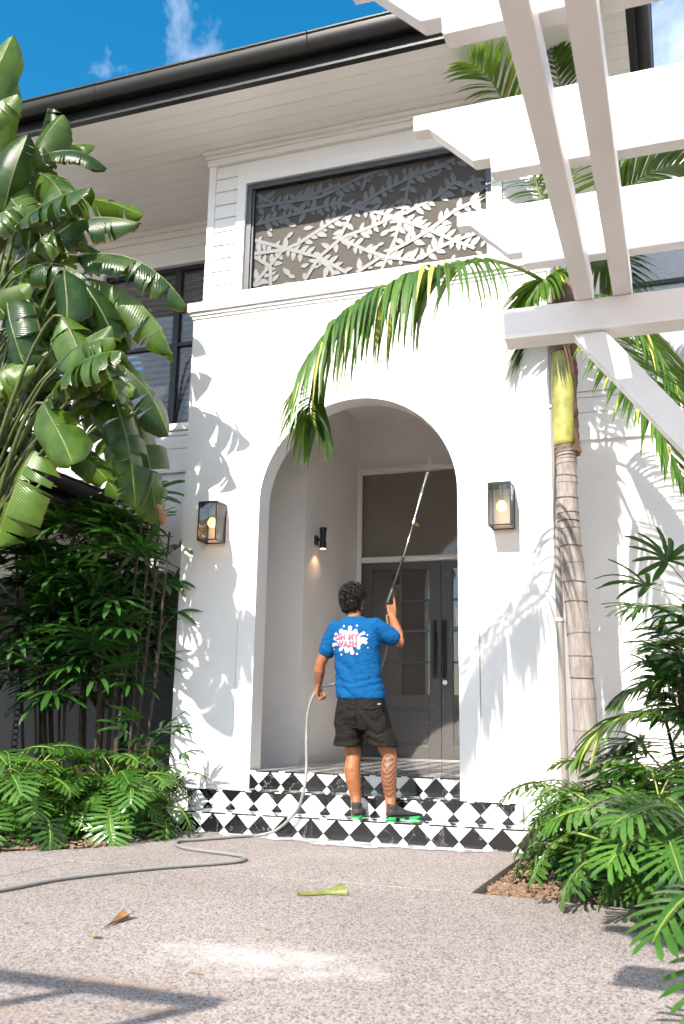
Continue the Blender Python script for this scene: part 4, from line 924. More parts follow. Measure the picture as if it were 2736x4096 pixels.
for i, (b, t, w, n, a, s) in enumerate(STREL):
    m_, p0, X = paddle(b, t, w*1.22, n, a, s+(rs.randint(0, 3) if s > 1 else 0), rs)
    lf = m_.build('leaf', [M['strel'], M['strel_stalk']], sp_, smooth=True)
    base_ = Vector(((-3.30 if i < 34 else -3.95)+rs.uniform(-.3, .3), (-1.35 if i < 34 else -.85)+rs.uniform(-.2, .2), 0))
    h = p0.z
    k1 = base_.lerp(p0, .45) + Vector((rs.uniform(-.1, .1), rs.uniform(-.05, .1), .15))
    k1.x = base_.x*.9+p0.x*.1; k1.z = p0.z*.6; k1.y = base_.y
    pre = p0 - X*.35 + Vector((-.12, .05, -.06))
    pts = []
    for q in range(13):
        u = q/12
        pts.append((1-u)**3*base_ + 3*u*(1-u)**2*k1 + 3*u*u*(1-u)*pre + u**3*p0)
    MB().tube(pts, [.024*(1-.55*q/12) for q in range(13)], 8).build('stalk', M['strel_stalk'], lf, smooth=True)
for k in range(4):
    x = -3.55+.2*k; y = -1.25+.1*(k % 2)
    MB().tube([(x,y,-.02),(x+.02,y,.8),(x+.04,y+.03,1.7),(x+.02,y,2.3+.2*k)],[.08,.075,.06,.03],10).build('stem', M['sheath'], sp_, smooth=True)
# a hanging dead tip
_b, _t = Vector(STREL[15][0]), Vector(STREL[15][1]); _d = (_t-_b).normalized(); _n = Vector(STREL[15][3]).normalized()
m_, _, _ = paddle(_t-_d*.20+_n*.014, _t+_d*.03+_n*.006, .13, STREL[15][3], .03, 0, rs); m_.build('dead_leaf_tip', [M['deadleaf'], M['deadleaf']], sp_, smooth=True)
dq = paddle((-2.12,-1.42,4.18),(-2.06,-1.44,3.92),.07,(.2,-.9,.2),.02,0,rs)[0]; dq.build('dead_leaf_tip', [M['deadleaf'], M['deadleaf']], sp_, smooth=True)
# ---------------- fan palms (lady palms)
def fanmesh(seed, nl, L, spread, mat):
    rnd = random.Random(seed); m_ = MB()
    m_.tube([(-.30,0,-.03),(-.15,0,.01),(0,0,0)],[.004,.0035,.003],5, mi=1)
    for k in range(nl):
        a = R(-spread + 2*spread*k/(nl-1)) + rnd.uniform(-.07, .07); l = L*(1-.30*abs(2*k/(nl-1)-1)**2)*rnd.uniform(.88, 1.1); w = rnd.uniform(.013, .021)
        d = Vector((math.cos(a), math.sin(a), 0)); s_ = Vector((-math.sin(a), math.cos(a), 0)); droop = rnd.uniform(.25, .75); up = rnd.uniform(.05, .3)
        vs = []; uv = []; NS = 6
        for i in range(NS+1):
            u = i/NS; ww = w*min(1, .35+u*2.6)*(1 if u < .75 else (1-((u-.75)/.25)**2*.78))
            c = d*(l*u*(1-.12*u*u*droop)) + Vector((0, 0, l*(up*u - droop*u*u*.75)))
            vs += [c - s_*ww + Vector((0, 0, .006*min(1, u*4))), c, c + s_*ww + Vector((0, 0, .006*min(1, u*4)))]; uv += [(u, -.9), (u, .3), (u, .9)]
        fs = []
        for i in range(NS): fs += [(i*3, i*3+3, i*3+4, i*3+1), (i*3+1, i*3+4, i*3+5, i*3+2)]
        m_.add(vs, fs, uv)
    return m_.mesh('fan_leaf', [mat, M['strel_stalk']], smooth=True)
FM = [fanmesh(30+k, (8, 10, 7, 9, 11)[k], (.27, .31, .25, .33, .29)[k], (85, 105, 75, 95, 120)[k], M['rhapis']) for k in range(5)]
def lady_palm(name, base, label, ncane, nfan, vol, seed, lean, hmin=.6, scale=(1.0, 1.35), xmax=99):
    rnd = random.Random(seed)
    e = thing(name, base, label, 'palm', 'lady palms')
    tops = []
    for k in range(ncane):
        bxp = Vector(base) + Vector((rnd.uniform(-1, 1)*vol[0]*.62, rnd.uniform(-1, 1)*vol[1]*.5, -.02))
        h = vol[2]*rnd.uniform(hmin, 1)
        top = Vector((bxp.x + (bxp.x-base[0])*.45 + lean[0]*h + rnd.uniform(-.06, .06), bxp.y + lean[1]*h + rnd.uniform(-.05, .05), base[2]+h))
        mid_ = bxp.lerp(top, .5) + Vector((rnd.uniform(-.03, .03), 0, 0))
        tops.append((bxp, mid_, top))
        pts = [bxp.lerp(mid_, q/4) for q in range(4)] + [mid_.lerp(top, q/4) for q in range(5)]
        MB().tube(pts, [rnd.uniform(.010, .017)*(1.1-.25*q/8) for q in range(9)], 7).build('cane', M['cane'], e, smooth=True)
    for k in range(nfan):
        b0, m0, t0 = rnd.choice(tops)
        u = rnd.uniform(.58, 1.0)
        c = b0.lerp(t0, u)
        az = rnd.uniform(0, 6.283); el = rnd.uniform(-.25, .75)*(1.0 if u < .9 else 1.3)
        d = Vector((math.cos(az)*math.cos(el), math.sin(az)*math.cos(el), math.sin(el))); sc_ = rnd.uniform(*scale)
        if (c+d*.62*sc_).x > xmax: d.x = -abs(d.x)
        X, Y, Z = basis(d, Vector((rnd.uniform(-.3, .3), rnd.uniform(-.4, .1), 1)))
        rot = Matrix((X, Y, Z)).transposed().to_quaternion()
        place('fan_leaf', rnd.choice(FM), e, c + d*.30*sc_, rot, sc_)
    return e
lady_palm('lady_palm', (-2.45, -.25, 0), 'dense dark lady palm clump on thin canes beneath the paddle leaves', 30, 290, (.88, .40, 2.80), 41, (.0, -.06), .58, (1.05, 1.4), -1.62)
lady_palm('lady_palm', (-1.66, -.55, 0), 'low young lady palm beside the left base of the portico', 4, 14, (.12, .12, .70), 43, (.05, -.05), .6, (.7, .95))
lady_palm('lady_palm', (2.80, -.85, -.06), 'sunlit lady palm on the right in front of the shadowed wall', 12, 80, (.34, .32, 1.85), 44, (-.03, -.05), .5, (.85, 1.15))
# ---------------- philodendrons
def xanmesh(seed, L, nl, petl):
    rnd = random.Random(seed); m_ = MB()
    # petiole from the crown at the origin, arching out along +x
    P3 = [Vector((0,0,0)), Vector((petl*.35,0,petl*.62)), Vector((petl*.85,0,petl*.80))]
    pts = [(1-u)**2*P3[0]+2*u*(1-u)*P3[1]+u*u*P3[2] for u in [q/8 for q in range(9)]]
    m_.tube(pts, [.0075*(1-.35*q/8) for q in range(9)], 6, mi=1)
    o = pts[-1]; tilt = -.30
    def midp(u): return o + Vector((L*u*math.cos(tilt*.6-u*.42), 0, L*u*math.sin(tilt*.6-u*.42)))
    NS = 14; hb = .095*L
    for side in (1, -1):
        # central web
        vs = []; uv = []; fs = []
        for i in range(NS+1):
            u = i/NS; w = hb*min(1, .4+u*4)*min(1, ((1-u)/.35)**.8) if u < 1 else .001
            p = midp(u); vs += [p, p+Vector((0, side*w, w*.30))]; uv += [(u, 0), (u, side*.3)]
        for i in range(NS):
            q = (2*i, 2*i+2, 2*i+3, 2*i+1); fs.append(q if side > 0 else q[::-1])
        m_.add(vs, fs, uv)
        for k in range(nl):
            u = .02 + .86*k/(nl-1); p0 = midp(u)
            a = R(108 - 82*u**.9 + rnd.uniform(-6, 6)); l = L*(.62*math.sin(math.pi*(.27+.64*u))+.06)*rnd.uniform(.92, 1.06)
            fwd = (midp(min(1, u+.05))-midp(max(0, u-.05))).normalized()
            d = fwd*math.cos(a) + Vector((0, side*math.sin(a), 0)); sn = fwd.cross(Vector((0, side, 0))).normalized()*side
            if sn.z < 0: sn = -sn
            wv = d.cross(sn).normalized(); w0 = L*.041*rnd.uniform(.9, 1.15)
            vs = []; uv = []; fs = []; n = 5
            for i in range(n+1):
                t = i/n; ww = w0*((.8+.35*t) if t < .78 else 1.07*(1-((t-.78)/.22)**2*.85))
                c = p0 + d*(hb*.35 + (l-hb*.35)*t) + sn*(l*(.12*t - .22*t*t)) + wv*(-.10*l*t*t*side*(1 if u < .5 else .2))
                vs += [c-wv*ww, c-sn*ww*.18, c+wv*ww]; uv += [(u, side*(.3+.5*t)), (u, side*(.3+.6*t)), (u, side*(.3+.5*t))]
            for i in range(n): fs += [(i*3, i*3+3, i*3+4, i*3+1), (i*3+1, i*3+4, i*3+5, i*3+2)]
            m_.add(vs, fs, uv)
    m_.tube([midp(k/6)+Vector((0,0,.002)) for k in range(7)], [.0045*(1-.8*k/6)+.0006 for k in range(7)], 5, mi=1)
    return m_.mesh('leaf', [M['xanadu'], M['xan_stalk']], smooth=True)
XM = [xanmesh(60+k, (.235, .265, .205, .25)[k], (8, 9, 7, 8)[k], (.30, .40, .24, .50)[k]) for k in range(4)]
def philodendron(base, n, label, seed, sc_=(.85, 1.15), bias=None, lift=(-.25, .35), arc=None):
    rnd = random.Random(seed)
    e = thing('philodendron', base, label, 'plant', 'lobed leaf philodendrons')
    for k in range(n):
        az = rnd.uniform(0, 6.283) if arc is None else R(rnd.uniform(*arc))
        tl = rnd.uniform(*lift); s_ = rnd.uniform(*sc_)
        rot = Matrix.Rotation(az, 3, 'Z') @ Matrix.Rotation(-tl, 3, 'Y') @ Matrix.Rotation(rnd.uniform(-.45, .45), 3, 'X')
        place('leaf', rnd.choice(XM), e, Vector(base)+Vector((rnd.uniform(-.07, .07), rnd.uniform(-.07, .07), rnd.uniform(0, .05))), rot.to_quaternion(), s_)
    return e
philodendron((-2.02,-1.72,.02), 78, 'philodendron with upright yellow green stalks at left front of the bed', 71, (.85, 1.15), lift=(-.55, .6))
philodendron((-1.50,-1.08,.02), 65, 'philodendron spreading toward the left end of the tiled steps', 72, (.75, 1.05), lift=(-.5, .4))
philodendron((-2.62,-1.80,.02), 57, 'philodendron at the far left edge of the bed', 73, (.85, 1.1), lift=(-.5, .4))
philodendron((-1.80,-.90,.02), 39, 'shaded philodendron behind the others at the portico base', 74, (.8, 1.1), lift=(-.1, .6))
philodendron((1.98,-.50,-.05), 52, 'philodendron round the foot of the ringed palm trunk', 75, (.85, 1.15), lift=(-.4, .5))
philodendron((2.12,-1.15,-.05), 65, 'philodendron reaching over the bare mulch beside the step end', 76, (.85, 1.2), lift=(-.4, .6))
philodendron((2.50,-1.10,-.05), 65, 'philodendron under the sunlit lady palm', 77, (1.0, 1.35), lift=(-.2, .7))
philodendron((2.38,-1.75,-.05), 70, 'philodendron in the middle of the right bed', 78, (.95, 1.25), lift=(-.4, .6))
philodendron((2.62,-2.35,-.05), 70, 'philodendron overhanging the drive at the right edge', 79, (.95, 1.25), lift=(-.4, .6))
philodendron((2.92,-2.95,-.05), 46, 'nearest philodendron at the bottom right corner', 80, (.9, 1.15), lift=(-.4, .3))
philodendron((2.85,-1.75,-.05), 57, 'tall philodendron at the right margin behind the nearest ones', 81, (1.1, 1.4), lift=(.0, .7))
philodendron((2.95,-4.15,-.05), 26, 'philodendron just past the bottom right corner, only leaf tips in view', 83, (.95, 1.15), lift=(-.4, .3))
# ---------------- king palm
def spline(pts, n):
    P_ = [Vector(p) for p in pts]; P_ = [P_[0]*2-P_[1]] + P_ + [P_[-1]*2-P_[-2]]; out = []
    segs = len(P_)-3
    for k in range(n+1):
        t = k/n*segs; i = min(int(t), segs-1); f = t-i; a, b, c, d = P_[i:i+4]
        out.append(.5*((2*b)+(c-a)*f+(2*a-5*b+4*c-d)*f*f+(3*b-3*c+d-a)*f**3))
    return out
def leaflet(p, d, grav, l, w, m_, rnd, mi=0, NS=5):
    d = d.normalized(); sd = d.cross(Vector((0, 0, 1)))
    if sd.length < .05: sd = Vector((1, 0, 0))
    sd.normalize(); sd = (sd + Vector((rnd.uniform(-.35, .35), rnd.uniform(-.35, .35), rnd.uniform(-.3, .3)))).normalized()
    vs = []; uv = []; fs = []
    for i in range(NS+1):
        t = i/NS; ww = w*(.45+t*2 if t < .27 else 1.0)*(1 if t < .45 else max(.02, 1-((t-.45)/.55)**1.35))
        c = p + d*(l*t*(1-.25*grav*t*.6)) + Vector((0, 0, -l*grav*t*t*.55))
        nn = d.cross(sd)
        vs += [c-sd*ww+nn*ww*.35, c, c+sd*ww+nn*ww*.35]; uv += [(t, -.8), (t, .3), (t, .8)]
    for i in range(NS): fs += [(i*3, i*3+3, i*3+4, i*3+1), (i*3+1, i*3+4, i*3+5, i*3+2)]
    m_.add(vs, fs, uv, mi)
def frond(tree, pts, ll, droop, split, seed, n=62, wid=.017, u0=.10):
    rnd = random.Random(seed); S = spline(pts, 90)
    rr = MB(); rr.tube(S[::3], [.017*(1-.9*k/30)+.0015 for k in range(len(S[::3]))], 6)
    fr = rr.build('frond', M['rachis'], tree, smooth=True)
    joined = MB()
    for k in range(n):
        u = u0+(.99-u0)*k/(n-1); i = min(89, int(u*90)); p = S[i]; T = (S[i+1]-S[max(0, i-1)]).normalized()
        up = Vector((0, 0, 1)); sd = T.cross(up)
        if sd.length < .15: sd = T.cross(Vector((0, 1, 0)))
        sd.normalize(); nu = sd.cross(T)
        l = ll*(.45+.75*math.sin(math.pi*min(1, .12+u*.80)))*rnd.uniform(.85, 1.1)*(1 if u < .85 else 1-(u-.85)*2.6)
        for s_ in (1, -1):
            d = sd*s_*rnd.uniform(.75, .95) + T*(.45+.35*u)*(.4 if u0 > .2 else 1) + nu*rnd.uniform(.1, .35)
            yel = rnd.random() < (.10 if split else .04)
            if split:
                m_ = MB(); leaflet(p, d, droop*rnd.uniform(.85, 1.2), l, wid, m_, rnd)
                m_.build('leaflet', M['frond_y'] if yel else M['frond'], fr, smooth=True)
            else: leaflet(p, d, droop*rnd.uniform(.85, 1.2), l, wid, joined, rnd, 1 if yel else 0)
    if not split: joined.build('leaflets', [M['frond'], M['frond_y']], fr, smooth=True, kind='stuff')
kp = thing('king_palm', TRUNK[1], 'king palm with ringed grey trunk and yellow green crownshaft', 'palm tree')
TS = spline(TRUNK, 60)
tm = MB(); tm.tube(TS, [.098-.022*k/60+.0035*math.sin(k*1.9) + (.012*max(0, 1-k/8)) for k in range(61)], 20)
tk = tm.build('trunk', M['trunk'], kp, smooth=True)
def ringpts(c, T, r): return c, T, r
zr = .25; rk = random.Random(5)
L_tot = 0
k = 3
while k < 60:
    c = TS[k]; T = (TS[min(60, k+1)]-TS[k-1]).normalized(); r_ = .098-.022*k/60+.0025
    tl = (T+Vector((rk.uniform(-.08, .08), rk.uniform(-.05, .05), 0))).normalized()
    MB().tube([c-tl*.007, c-tl*.003, c+tl*.003, c+tl*.007],[r_-.003, r_+.0022, r_+.0018, r_-.004],20).build('leaf_scar', M['ring'], tk, smooth=True)
    k += rk.choice((2, 2, 3)) if k < 40 else (rk.choice((1, 2)) if k < 50 else 1)
CS = spline(CSHAFT, 30)
cm = MB(); cm.tube(CS, [.075+.022*math.sin(math.pi*min(1, .1+k/26)) - .0*k for k in range(31)], 20, flat=.95); cm.build('crownshaft', M['cshaft'], kp, smooth=True)
oc = MB(); oc.tube(CS[17:], [.103+.006*math.sin(k*1.7) for k in range(len(CS)-17)], 18); oc.build('old_sheath', M['sheath'], kp, smooth=True)
# peeling dry sheath on the right flank of the crownshaft
sh = MB(); vs = []; fs = []; ns = 22
for i in range(ns+1):
    u = i/ns; c = CS[int(u*24)]
    a0 = -.55 + .5*math.sin(u*5) ; a1 = 1.5+.2*math.sin(u*9)
    for j in range(9):
        a = a0+(a1-a0)*j/8; r_ = .102+.022*math.sin(u*17+j*.9)*(.4+u*.2)+.01*math.sin(j*2.3+u*31)+(.03*max(0, .25-u)*4)
        vs.append((c.x+r_*math.cos(a-.5), c.y+r_*math.sin(a-.5), c.z-.06+.0*u))
for i in range(ns):
    for j in range(8): fs.append((i*9+j, i*9+j+1, (i+1)*9+j+1, (i+1)*9+j))
sh.add(vs, fs); sh.build('dry_sheath', M['sheath'], kp, smooth=True)
for i, (pts, l, d, k) in enumerate(FRONDS): frond(kp, pts, l, d, i in (0, 5), 90+i, 84 if i == 0 else 56,   .018 if i == 0 else .017, .26 if i == 0 else .10)
kp2 = thing('young_palm', (2.95, -1.0, -.06), 'young feather palm with fine arching fronds at the right edge', 'palm tree')
for i, (pts, l, d, k) in enumerate(SMALLF): frond(kp2, pts, l, d, False, 120+i, 44, .011)
MB().tube([(2.95,-1.0,-.08),(2.92,-1.0,.6),tuple(SMALLF[0][0][0])],[.05,.04,.02],10).build('trunk', M['cane'], kp2, smooth=True)
# ================================================================== person
def skinmat():
    t = NT('sun_tanned_skin'); w = t.wcoord()
    a = t.noise(w, 22, 6, .7); r_ = t.ramp(a, [(.28, (.22, .078, .030)), (.72, (.34, .135, .058))])
    col = r_.outputs[0]
    def tat(cx, cy, cz, rx, ry, rz, sc, col, thr=.5):
        g = t.N.new('ShaderNodeNewGeometry'); mp = t.N.new('ShaderNodeMapping'); mp.vector_type = 'TEXTURE'
        mp.inputs['Location'].default_value = (cx, cy, cz); mp.inputs['Scale'].default_value = (rx, ry, rz); t.l(g.outputs['Position'], mp.inputs['Vector'])
        ln = t.n('ShaderNodeVectorMath', operation='LENGTH'); t.l(mp.outputs[0], ln.inputs[0])
        lt = t.n('ShaderNodeMath', operation='LESS_THAN'); lt.inputs[1].default_value = 1; t.l(ln.outputs['Value'], lt.inputs[0])
        wv = t.n('ShaderNodeTexWave'); wv.wave_type = 'RINGS'; wv.inputs['Scale'].default_value = sc; wv.inputs['Distortion'].default_value = 5; wv.inputs['Detail'].default_value = 1.5; wv.inputs['Detail Scale'].default_value = 1.2
        t.l(w, wv.inputs['Vector']); gt = t.n('ShaderNodeMath', operation='GREATER_THAN'); gt.inputs[1].default_value = thr; t.l(wv.outputs['Fac'], gt.inputs[0])
        mu = t.n('ShaderNodeMath', operation='MULTIPLY'); t.l(lt.outputs[0], mu.inputs[0]); t.l(gt.outputs[0], mu.inputs[1])
        m2 = t.n('ShaderNodeMath', operation='MULTIPLY'); m2.inputs[1].default_value = .8; t.l(mu.outputs[0], m2.inputs[0])
        mx = t.n('ShaderNodeMix', data_type='RGBA'); t.l(m2.outputs[0], mx.inputs['Factor']); t.l(col, mx.inputs['A']); mx.inputs['B'].default_value = (.05, .04, .045, 1)
        return mx.outputs['Result']
    col = tat(.425,-.52,.46,.075,.08,.175,13,col,.52)       # calf piece
    col = tat(-.185,-.42,1.20,.06,.07,.09,16,col,.45)      # left forearm
    t.l(col, t.b.inputs['Base Color']); t.b.inputs['Roughness'].default_value = .5; t.b.inputs['Specular IOR Level'].default_value = .35
    t.b.inputs['Subsurface Weight'].default_value = .08; t.b.inputs['Subsurface Radius'].default_value = (.02, .008, .004); t.b.inputs['Subsurface Scale'].default_value = .3
    t.bump(t.noise(w, 160, 4, .6), .08, .003)
    return t.m
M['skin'] = skinmat()
def clothmat(name, col, rough, bs, weave):
    t = NT(name); w = t.wcoord()
    a = t.noise(w, 6, 5, .6); r_ = t.ramp(a, [(.3, tuple(c*.88 for c in col)), (.7, tuple(c*1.1 for c in col))])
    t.l(r_.outputs[0], t.b.inputs['Base Color']); t.b.inputs['Roughness'].default_value = rough
    t.b.inputs['Specular IOR Level'].default_value = .15
    wr = t.noise(t.wcoord((1, 1, 1.6)), 13, 4, .55, 1.2); t.bump(wr, bs, .03)
    return t.m
M['shirt'] = clothmat('blue_cotton', (.0016, .068, .20), .85, .6, 0)
M['shorts'] = clothmat('charcoal_shorts_cloth', (.0115, .0098, .008), .8, .7, 0)
M['hair'] = simple('dark_curly_hair', (.009, .006, .0045), .5, var=.3, vscale=40, spec=.3)
M['shoe'] = simple('black_knit_shoe', (.022, .022, .023), .7, var=.4, vscale=60, bump=.3, bscale=300)
M['sole'] = simple('green_sole', (.02, .42, .10), .5, var=.1)
M['print_white'] = simple('white_screen_print', (.42, .41, .43), .6, var=.02)
M['print_pink'] = simple('pale_pink_letters', (.40, .12, .14), .6, var=.03)
M['print_blue'] = simple('pale_blue_letter_edge', (.025, .085, .22), .6, var=.03)
def capsules(m_, pts, rad, n=14, flat=1.0, up=None):
    """closed tube with rounded ends"""
    pts = [Vector(p) for p in pts]
    if not isinstance(rad, (list, tuple)): rad = [rad]*len(pts)
    d0 = (pts[0]-pts[1]).normalized(); d1 = (pts[-1]-pts[-2]).normalized()
    P_ = [pts[0]+d0*rad[0]*.85, pts[0]+d0*rad[0]*.5] + pts + [pts[-1]+d1*rad[-1]*.5, pts[-1]+d1*rad[-1]*.85]
    r_ = [rad[0]*.35, rad[0]*.84] + list(rad) + [rad[-1]*.84, rad[-1]*.35]
    m_.tube(P_, r_, n, flat=flat, up=up)
def rings(m_, data, n=28, power=2.3):
    """loft of superellipse rings: (cx,cy,z,rx,ry)"""
    vs = []
    for cx, cy, z, rx, ry in data:
        for k in range(n):
            t = 2*math.pi*k/n; c, s_ = math.cos(t), math.sin(t)
            vs.append((cx+rx*math.copysign(abs(c)**(2/power), c), cy+ry*math.copysign(abs(s_)**(2/power), s_), z))
    fs = [list(reversed(range(n))), [(len(data)-1)*n+k for k in range(n)]]
    for i in range(len(data)-1):
        for k in range(n): fs.append((i*n+k, i*n+(k+1) % n, (i+1)*n+(k+1) % n, (i+1)*n+k))
    m_.add(vs, fs)
def remesh(m_, name, mat, parent, voxel, smooth=4, fn=None, factor=.5):
    me = m_.mesh(name+'_src', mat)
    o = bpy.data.objects.new(name, me); COL.objects.link(o)
    rm_ = o.modifiers.new('r', 'REMESH'); rm_.mode = 'VOXEL'; rm_.voxel_size = voxel; rm_.use_smooth_shade = True
    sm_ = o.modifiers.new('s', 'SMOOTH'); sm_.factor = factor; sm_.iterations = smooth
    dg = bpy.context.evaluated_depsgraph_get(); dg.update()
    me2 = bpy.data.meshes.new_from_object(o.evaluated_get(dg)); me2.name = name
    bpy.data.objects.remove(o)
    me2.materials.clear(); me2.materials.append(mat)
    if fn:
        ns = [v.normal.copy() for v in me2.vertices]
        for v, nn in zip(me2.vertices, ns): v.co += nn*fn(v.co)
    c = Vector((sum(v.co.x for v in me2.vertices)/len(me2.vertices), sum(v.co.y for v in me2.vertices)/len(me2.vertices), min(v.co.z for v in me2.vertices)))
    me2.transform(Matrix.Translation(-c))
    me2.polygons.foreach_set('use_smooth', [True]*len(me2.polygons))
    o = bpy.data.objects.new(name, me2); COL.objects.link(o); setpar(o, parent, c)
    return o
man = thing('person', (.30, -.50, z1), 'man in blue tee and black shorts seen from behind, aiming a washer wand', 'person')
YB = -.45
b = MB()
# legs
capsules(b, [(.085,YB,1.0),(.095,YB,.84),(.112,YB+.01,.66),(.120,YB+.015,.60),(.119,YB-.012,.50),(.128,YB-.012,.43),(.150,YB,.30),(.163,YB-.03,.225),(.166,YB-.03,.175)],[.085,.076,.062,.058,.063,.060,.043,.037,.04])
capsules(b, [(.275,YB,1.0),(.318,YB,.84),(.392,YB+.01,.66),(.412,YB+.015,.60),(.414,YB-.012,.50),(.416,YB-.012,.43),(.426,YB,.30),(.432,YB-.03,.235),(.438,YB-.02,.18)],[.085,.074,.062,.057,.062,.059,.043,.037,.04])
# trunk and neck
rings(b, [(.185,YB,.93,.14,.09),(.18,YB,1.05,.155,.10),(.155,YB,1.25,.15,.095),(.14,YB,1.42,.165,.10),(.13,YB,1.54,.16,.085),(.118,YB,1.61,.09,.065),(.111,YB+.005,1.66,.058,.058),(.106,YB+.015,1.74,.056,.058)])
# head, facing the door and tilted up a little
b.ell((.092,YB+.045,1.835),(.080,.100,.108)); b.ell((.098,YB+.075,1.765),(.060,.070,.075)); b.ell((.100,YB+.140,1.755),(.030,.022,.022))
b.ell((.098,YB+.150,1.815),(.014,.020,.026))                               # nose
for s_ in (-1, 1):
    b.ell((.094+s_*.080,YB+.045,1.815),(.010,.022,.032)); b.ell((.097+s_*.032,YB+.128,1.838),(.017,.012,.010))
b.ell((.099,YB+.142,1.782),(.024,.010,.007))
# left arm, hanging and gripping the hose
LS, LE, LW = Vector((-.030,YB,1.570)), Vector((-.165,YB+.0,1.300)), Vector((-.190,YB+.03,1.135))
capsules(b, [(.05,YB,1.565), LS, LS.lerp(LE,.5), LE, LE.lerp(LW,.35), LW],[.06,.062,.052,.043,.045,.029])
# right arm, raised: elbow out, hand at the gun grip
RS, RE, RW = Vector((.285,YB,1.585)), Vector((.462,-.36,1.468)), Vector((.345,-.235,1.690))
RE = Vector((.470,-.36,1.475)); RW = Vector((.362,-.225,1.692))
capsules(b, [(.20,YB,1.575), RS, RS.lerp(RE,.5), RE, RE.lerp(RW,.35), RW],[.06,.062,.052,.044,.046,.029])
def hand(m_, w, fwd, pn, grip, spread, thumbdir, s_=1.0, idx_straight=False):
    """palm from wrist w along fwd; pn = palm normal (toward the gripped thing)"""
    fwd = Vector(fwd).normalized(); pn = Vector(pn); pn = (pn-fwd*pn.dot(fwd)).normalized(); sd = fwd.cross(pn).normalized()
    pl = .085*s_
    for k in range(4):
        off = (k-1.5)*.019*s_
        capsules(m_, [w+fwd*.0+sd*off*.6, w+fwd*pl*.55+sd*off*.95, w+fwd*pl+sd*off],[.017*s_,.0155*s_,.0125*s_],10)
        L3 = [(.042,.028,.022),(.046,.031,.024),(.043,.029,.022),(.034,.022,.019)][k]
        p = w+fwd*pl+sd*off; a = 0; pts = [p]; g_ = grip*(1 if not (idx_straight and k == 0) else .12)
        for q, l in enumerate(L3):
            a += g_*(.8, 1.0, .8)[q]; p = p+(fwd*math.cos(a)+pn*math.sin(a)).normalized()*l*s_; pts.append(p)
        capsules(m_, pts, [.0105*s_,.0100*s_,.0092*s_,.0078*s_], 9)
    td = Vector(thumbdir).normalized(); p0 = w+fwd*.022*s_-sd*.018*s_
    capsules(m_, [p0, p0+(td*.7-sd*.5+fwd*.4).normalized()*.042*s_, p0+(td*.7-sd*.5+fwd*.4).normalized()*.042*s_+(td+fwd*.6).normalized()*.034*s_, p0+(td*.7-sd*.5+fwd*.4).normalized()*.042*s_+(td+fwd*.6).normalized()*.034*s_+(td*.7+fwd*.7+sd*.3).normalized()*.026*s_],[.016*s_,.0125*s_,.0115*s_,.009*s_],9)
hand(b, LW, (-.10,.10,-1), (.75,.1,-.25), 1.15, 0, (.8,-.3,-.3), .98)
hand(b, RW, (-.10,.12,1), (-.55,.75,.0), 1.05, 0, (-.7,.1,.4), .98, True)
body = remesh(b, 'body', M['skin'], man, .0052, 5)
# ---------------- shirt
def ridged(v, sc, off=0): return 1-abs(noise.noise(Vector((v.x*sc[0]+off, v.y*sc[1], v.z*sc[2]))))*2
def shirt_fn(co):
    z = co.z; a = 0
    # diagonal pulls from the raised shoulder to the left hip, swags over the waist
    d = (co.x*.75 + (1.35-z)*-.62)
    k = max(0, min(1, (1.50-z)/.25))
    a += .017*(abs(math.sin(d*36 + 2.6*noise.noise(co*4)))-.5)*k*max(0, noise.noise(co*5+Vector((3, 0, 0)))+.45)
    hw = max(0, 1-abs(z-1.16)/.11); a += .0035*hw*math.sin((z-.25*abs(co.x-.12)-1.1)*105+2.5*noise.noise(co*6))
    a += .004*noise.noise(co*14)
    return a
s = MB()
SH = [(.182,YB,1.032,.196,.128),(.180,YB,1.06,.198,.130),(.172,YB,1.12,.190,.126),(.160,YB,1.20,.184,.120),(.150,YB,1.29,.182,.116),(.143,YB,1.40,.188,.116),(.136,YB,1.49,.196,.112),(.131,YB,1.555,.196,.102),(.126,YB,1.605,.168,.088),(.120,YB,1.645,.112,.074),(.114,YB+.004,1.672,.080,.068)]
rings(s, SH, 32, 2.4)
capsules(s, [(.06,YB,1.575),(-.035,YB,1.575),(-.075,YB,1.495),(-.108,YB,1.405)],[.075,.078,.074,.070],16)
capsules(s, [(.20,YB,1.575),(.290,YB,1.590),(.355,-.415,1.545),(.412,-.39,1.508)],[.075,.078,.076,.072],16)
shirt = remesh(s, 'shirt', M['shirt'], man, .0062, 5, shirt_fn); shirt['label'] = 'bright blue tee with a white splash print'
# ---------------- shorts
def short_fn(co):
    k = noise.noise(co*6)
    return .010*(abs(math.sin((co.x*.5*(-1 if co.x < .19 else 1)+co.z*.9)*32*(1 if co.x > .19 else .8)+3*k))-.5)*max(0, min(1, (1.0-co.z)/.12)) - .012*max(0, 1-abs(co.x-.19)/.012)*(1 if co.z > .80 else 0) + .005*noise.noise(co*13)
s = MB()
rings(s, [(.182,YB,1.075,.172,.112),(.182,YB,1.04,.182,.122),(.186,YB,.97,.196,.136),(.190,YB,.90,.212,.140),(.194,YB,.84,.222,.132),(.198,YB,.80,.214,.118)], 32, 2.5)
rings(s, [(.100,YB,.90,.106,.122),(.092,YB,.80,.108,.118),(.084,YB+.0,.72,.107,.116),(.082,YB,.672,.109,.118)], 26, 2.3)
rings(s, [(.290,YB,.90,.106,.122),(.322,YB,.80,.108,.118),(.356,YB,.72,.108,.116),(.370,YB,.678,.110,.118)], 26, 2.3)
shorts = remesh(s, 'shorts', M['shorts'], man, .0062, 4, short_fn)
dg = bpy.context.evaluated_depsgraph_get()
def bvh_of(o):
    vs_ = [v.co + o.location for v in o.data.vertices]; return BVHTree.FromPolygons(vs_, [list(p.vertices) for p in o.data.polygons])
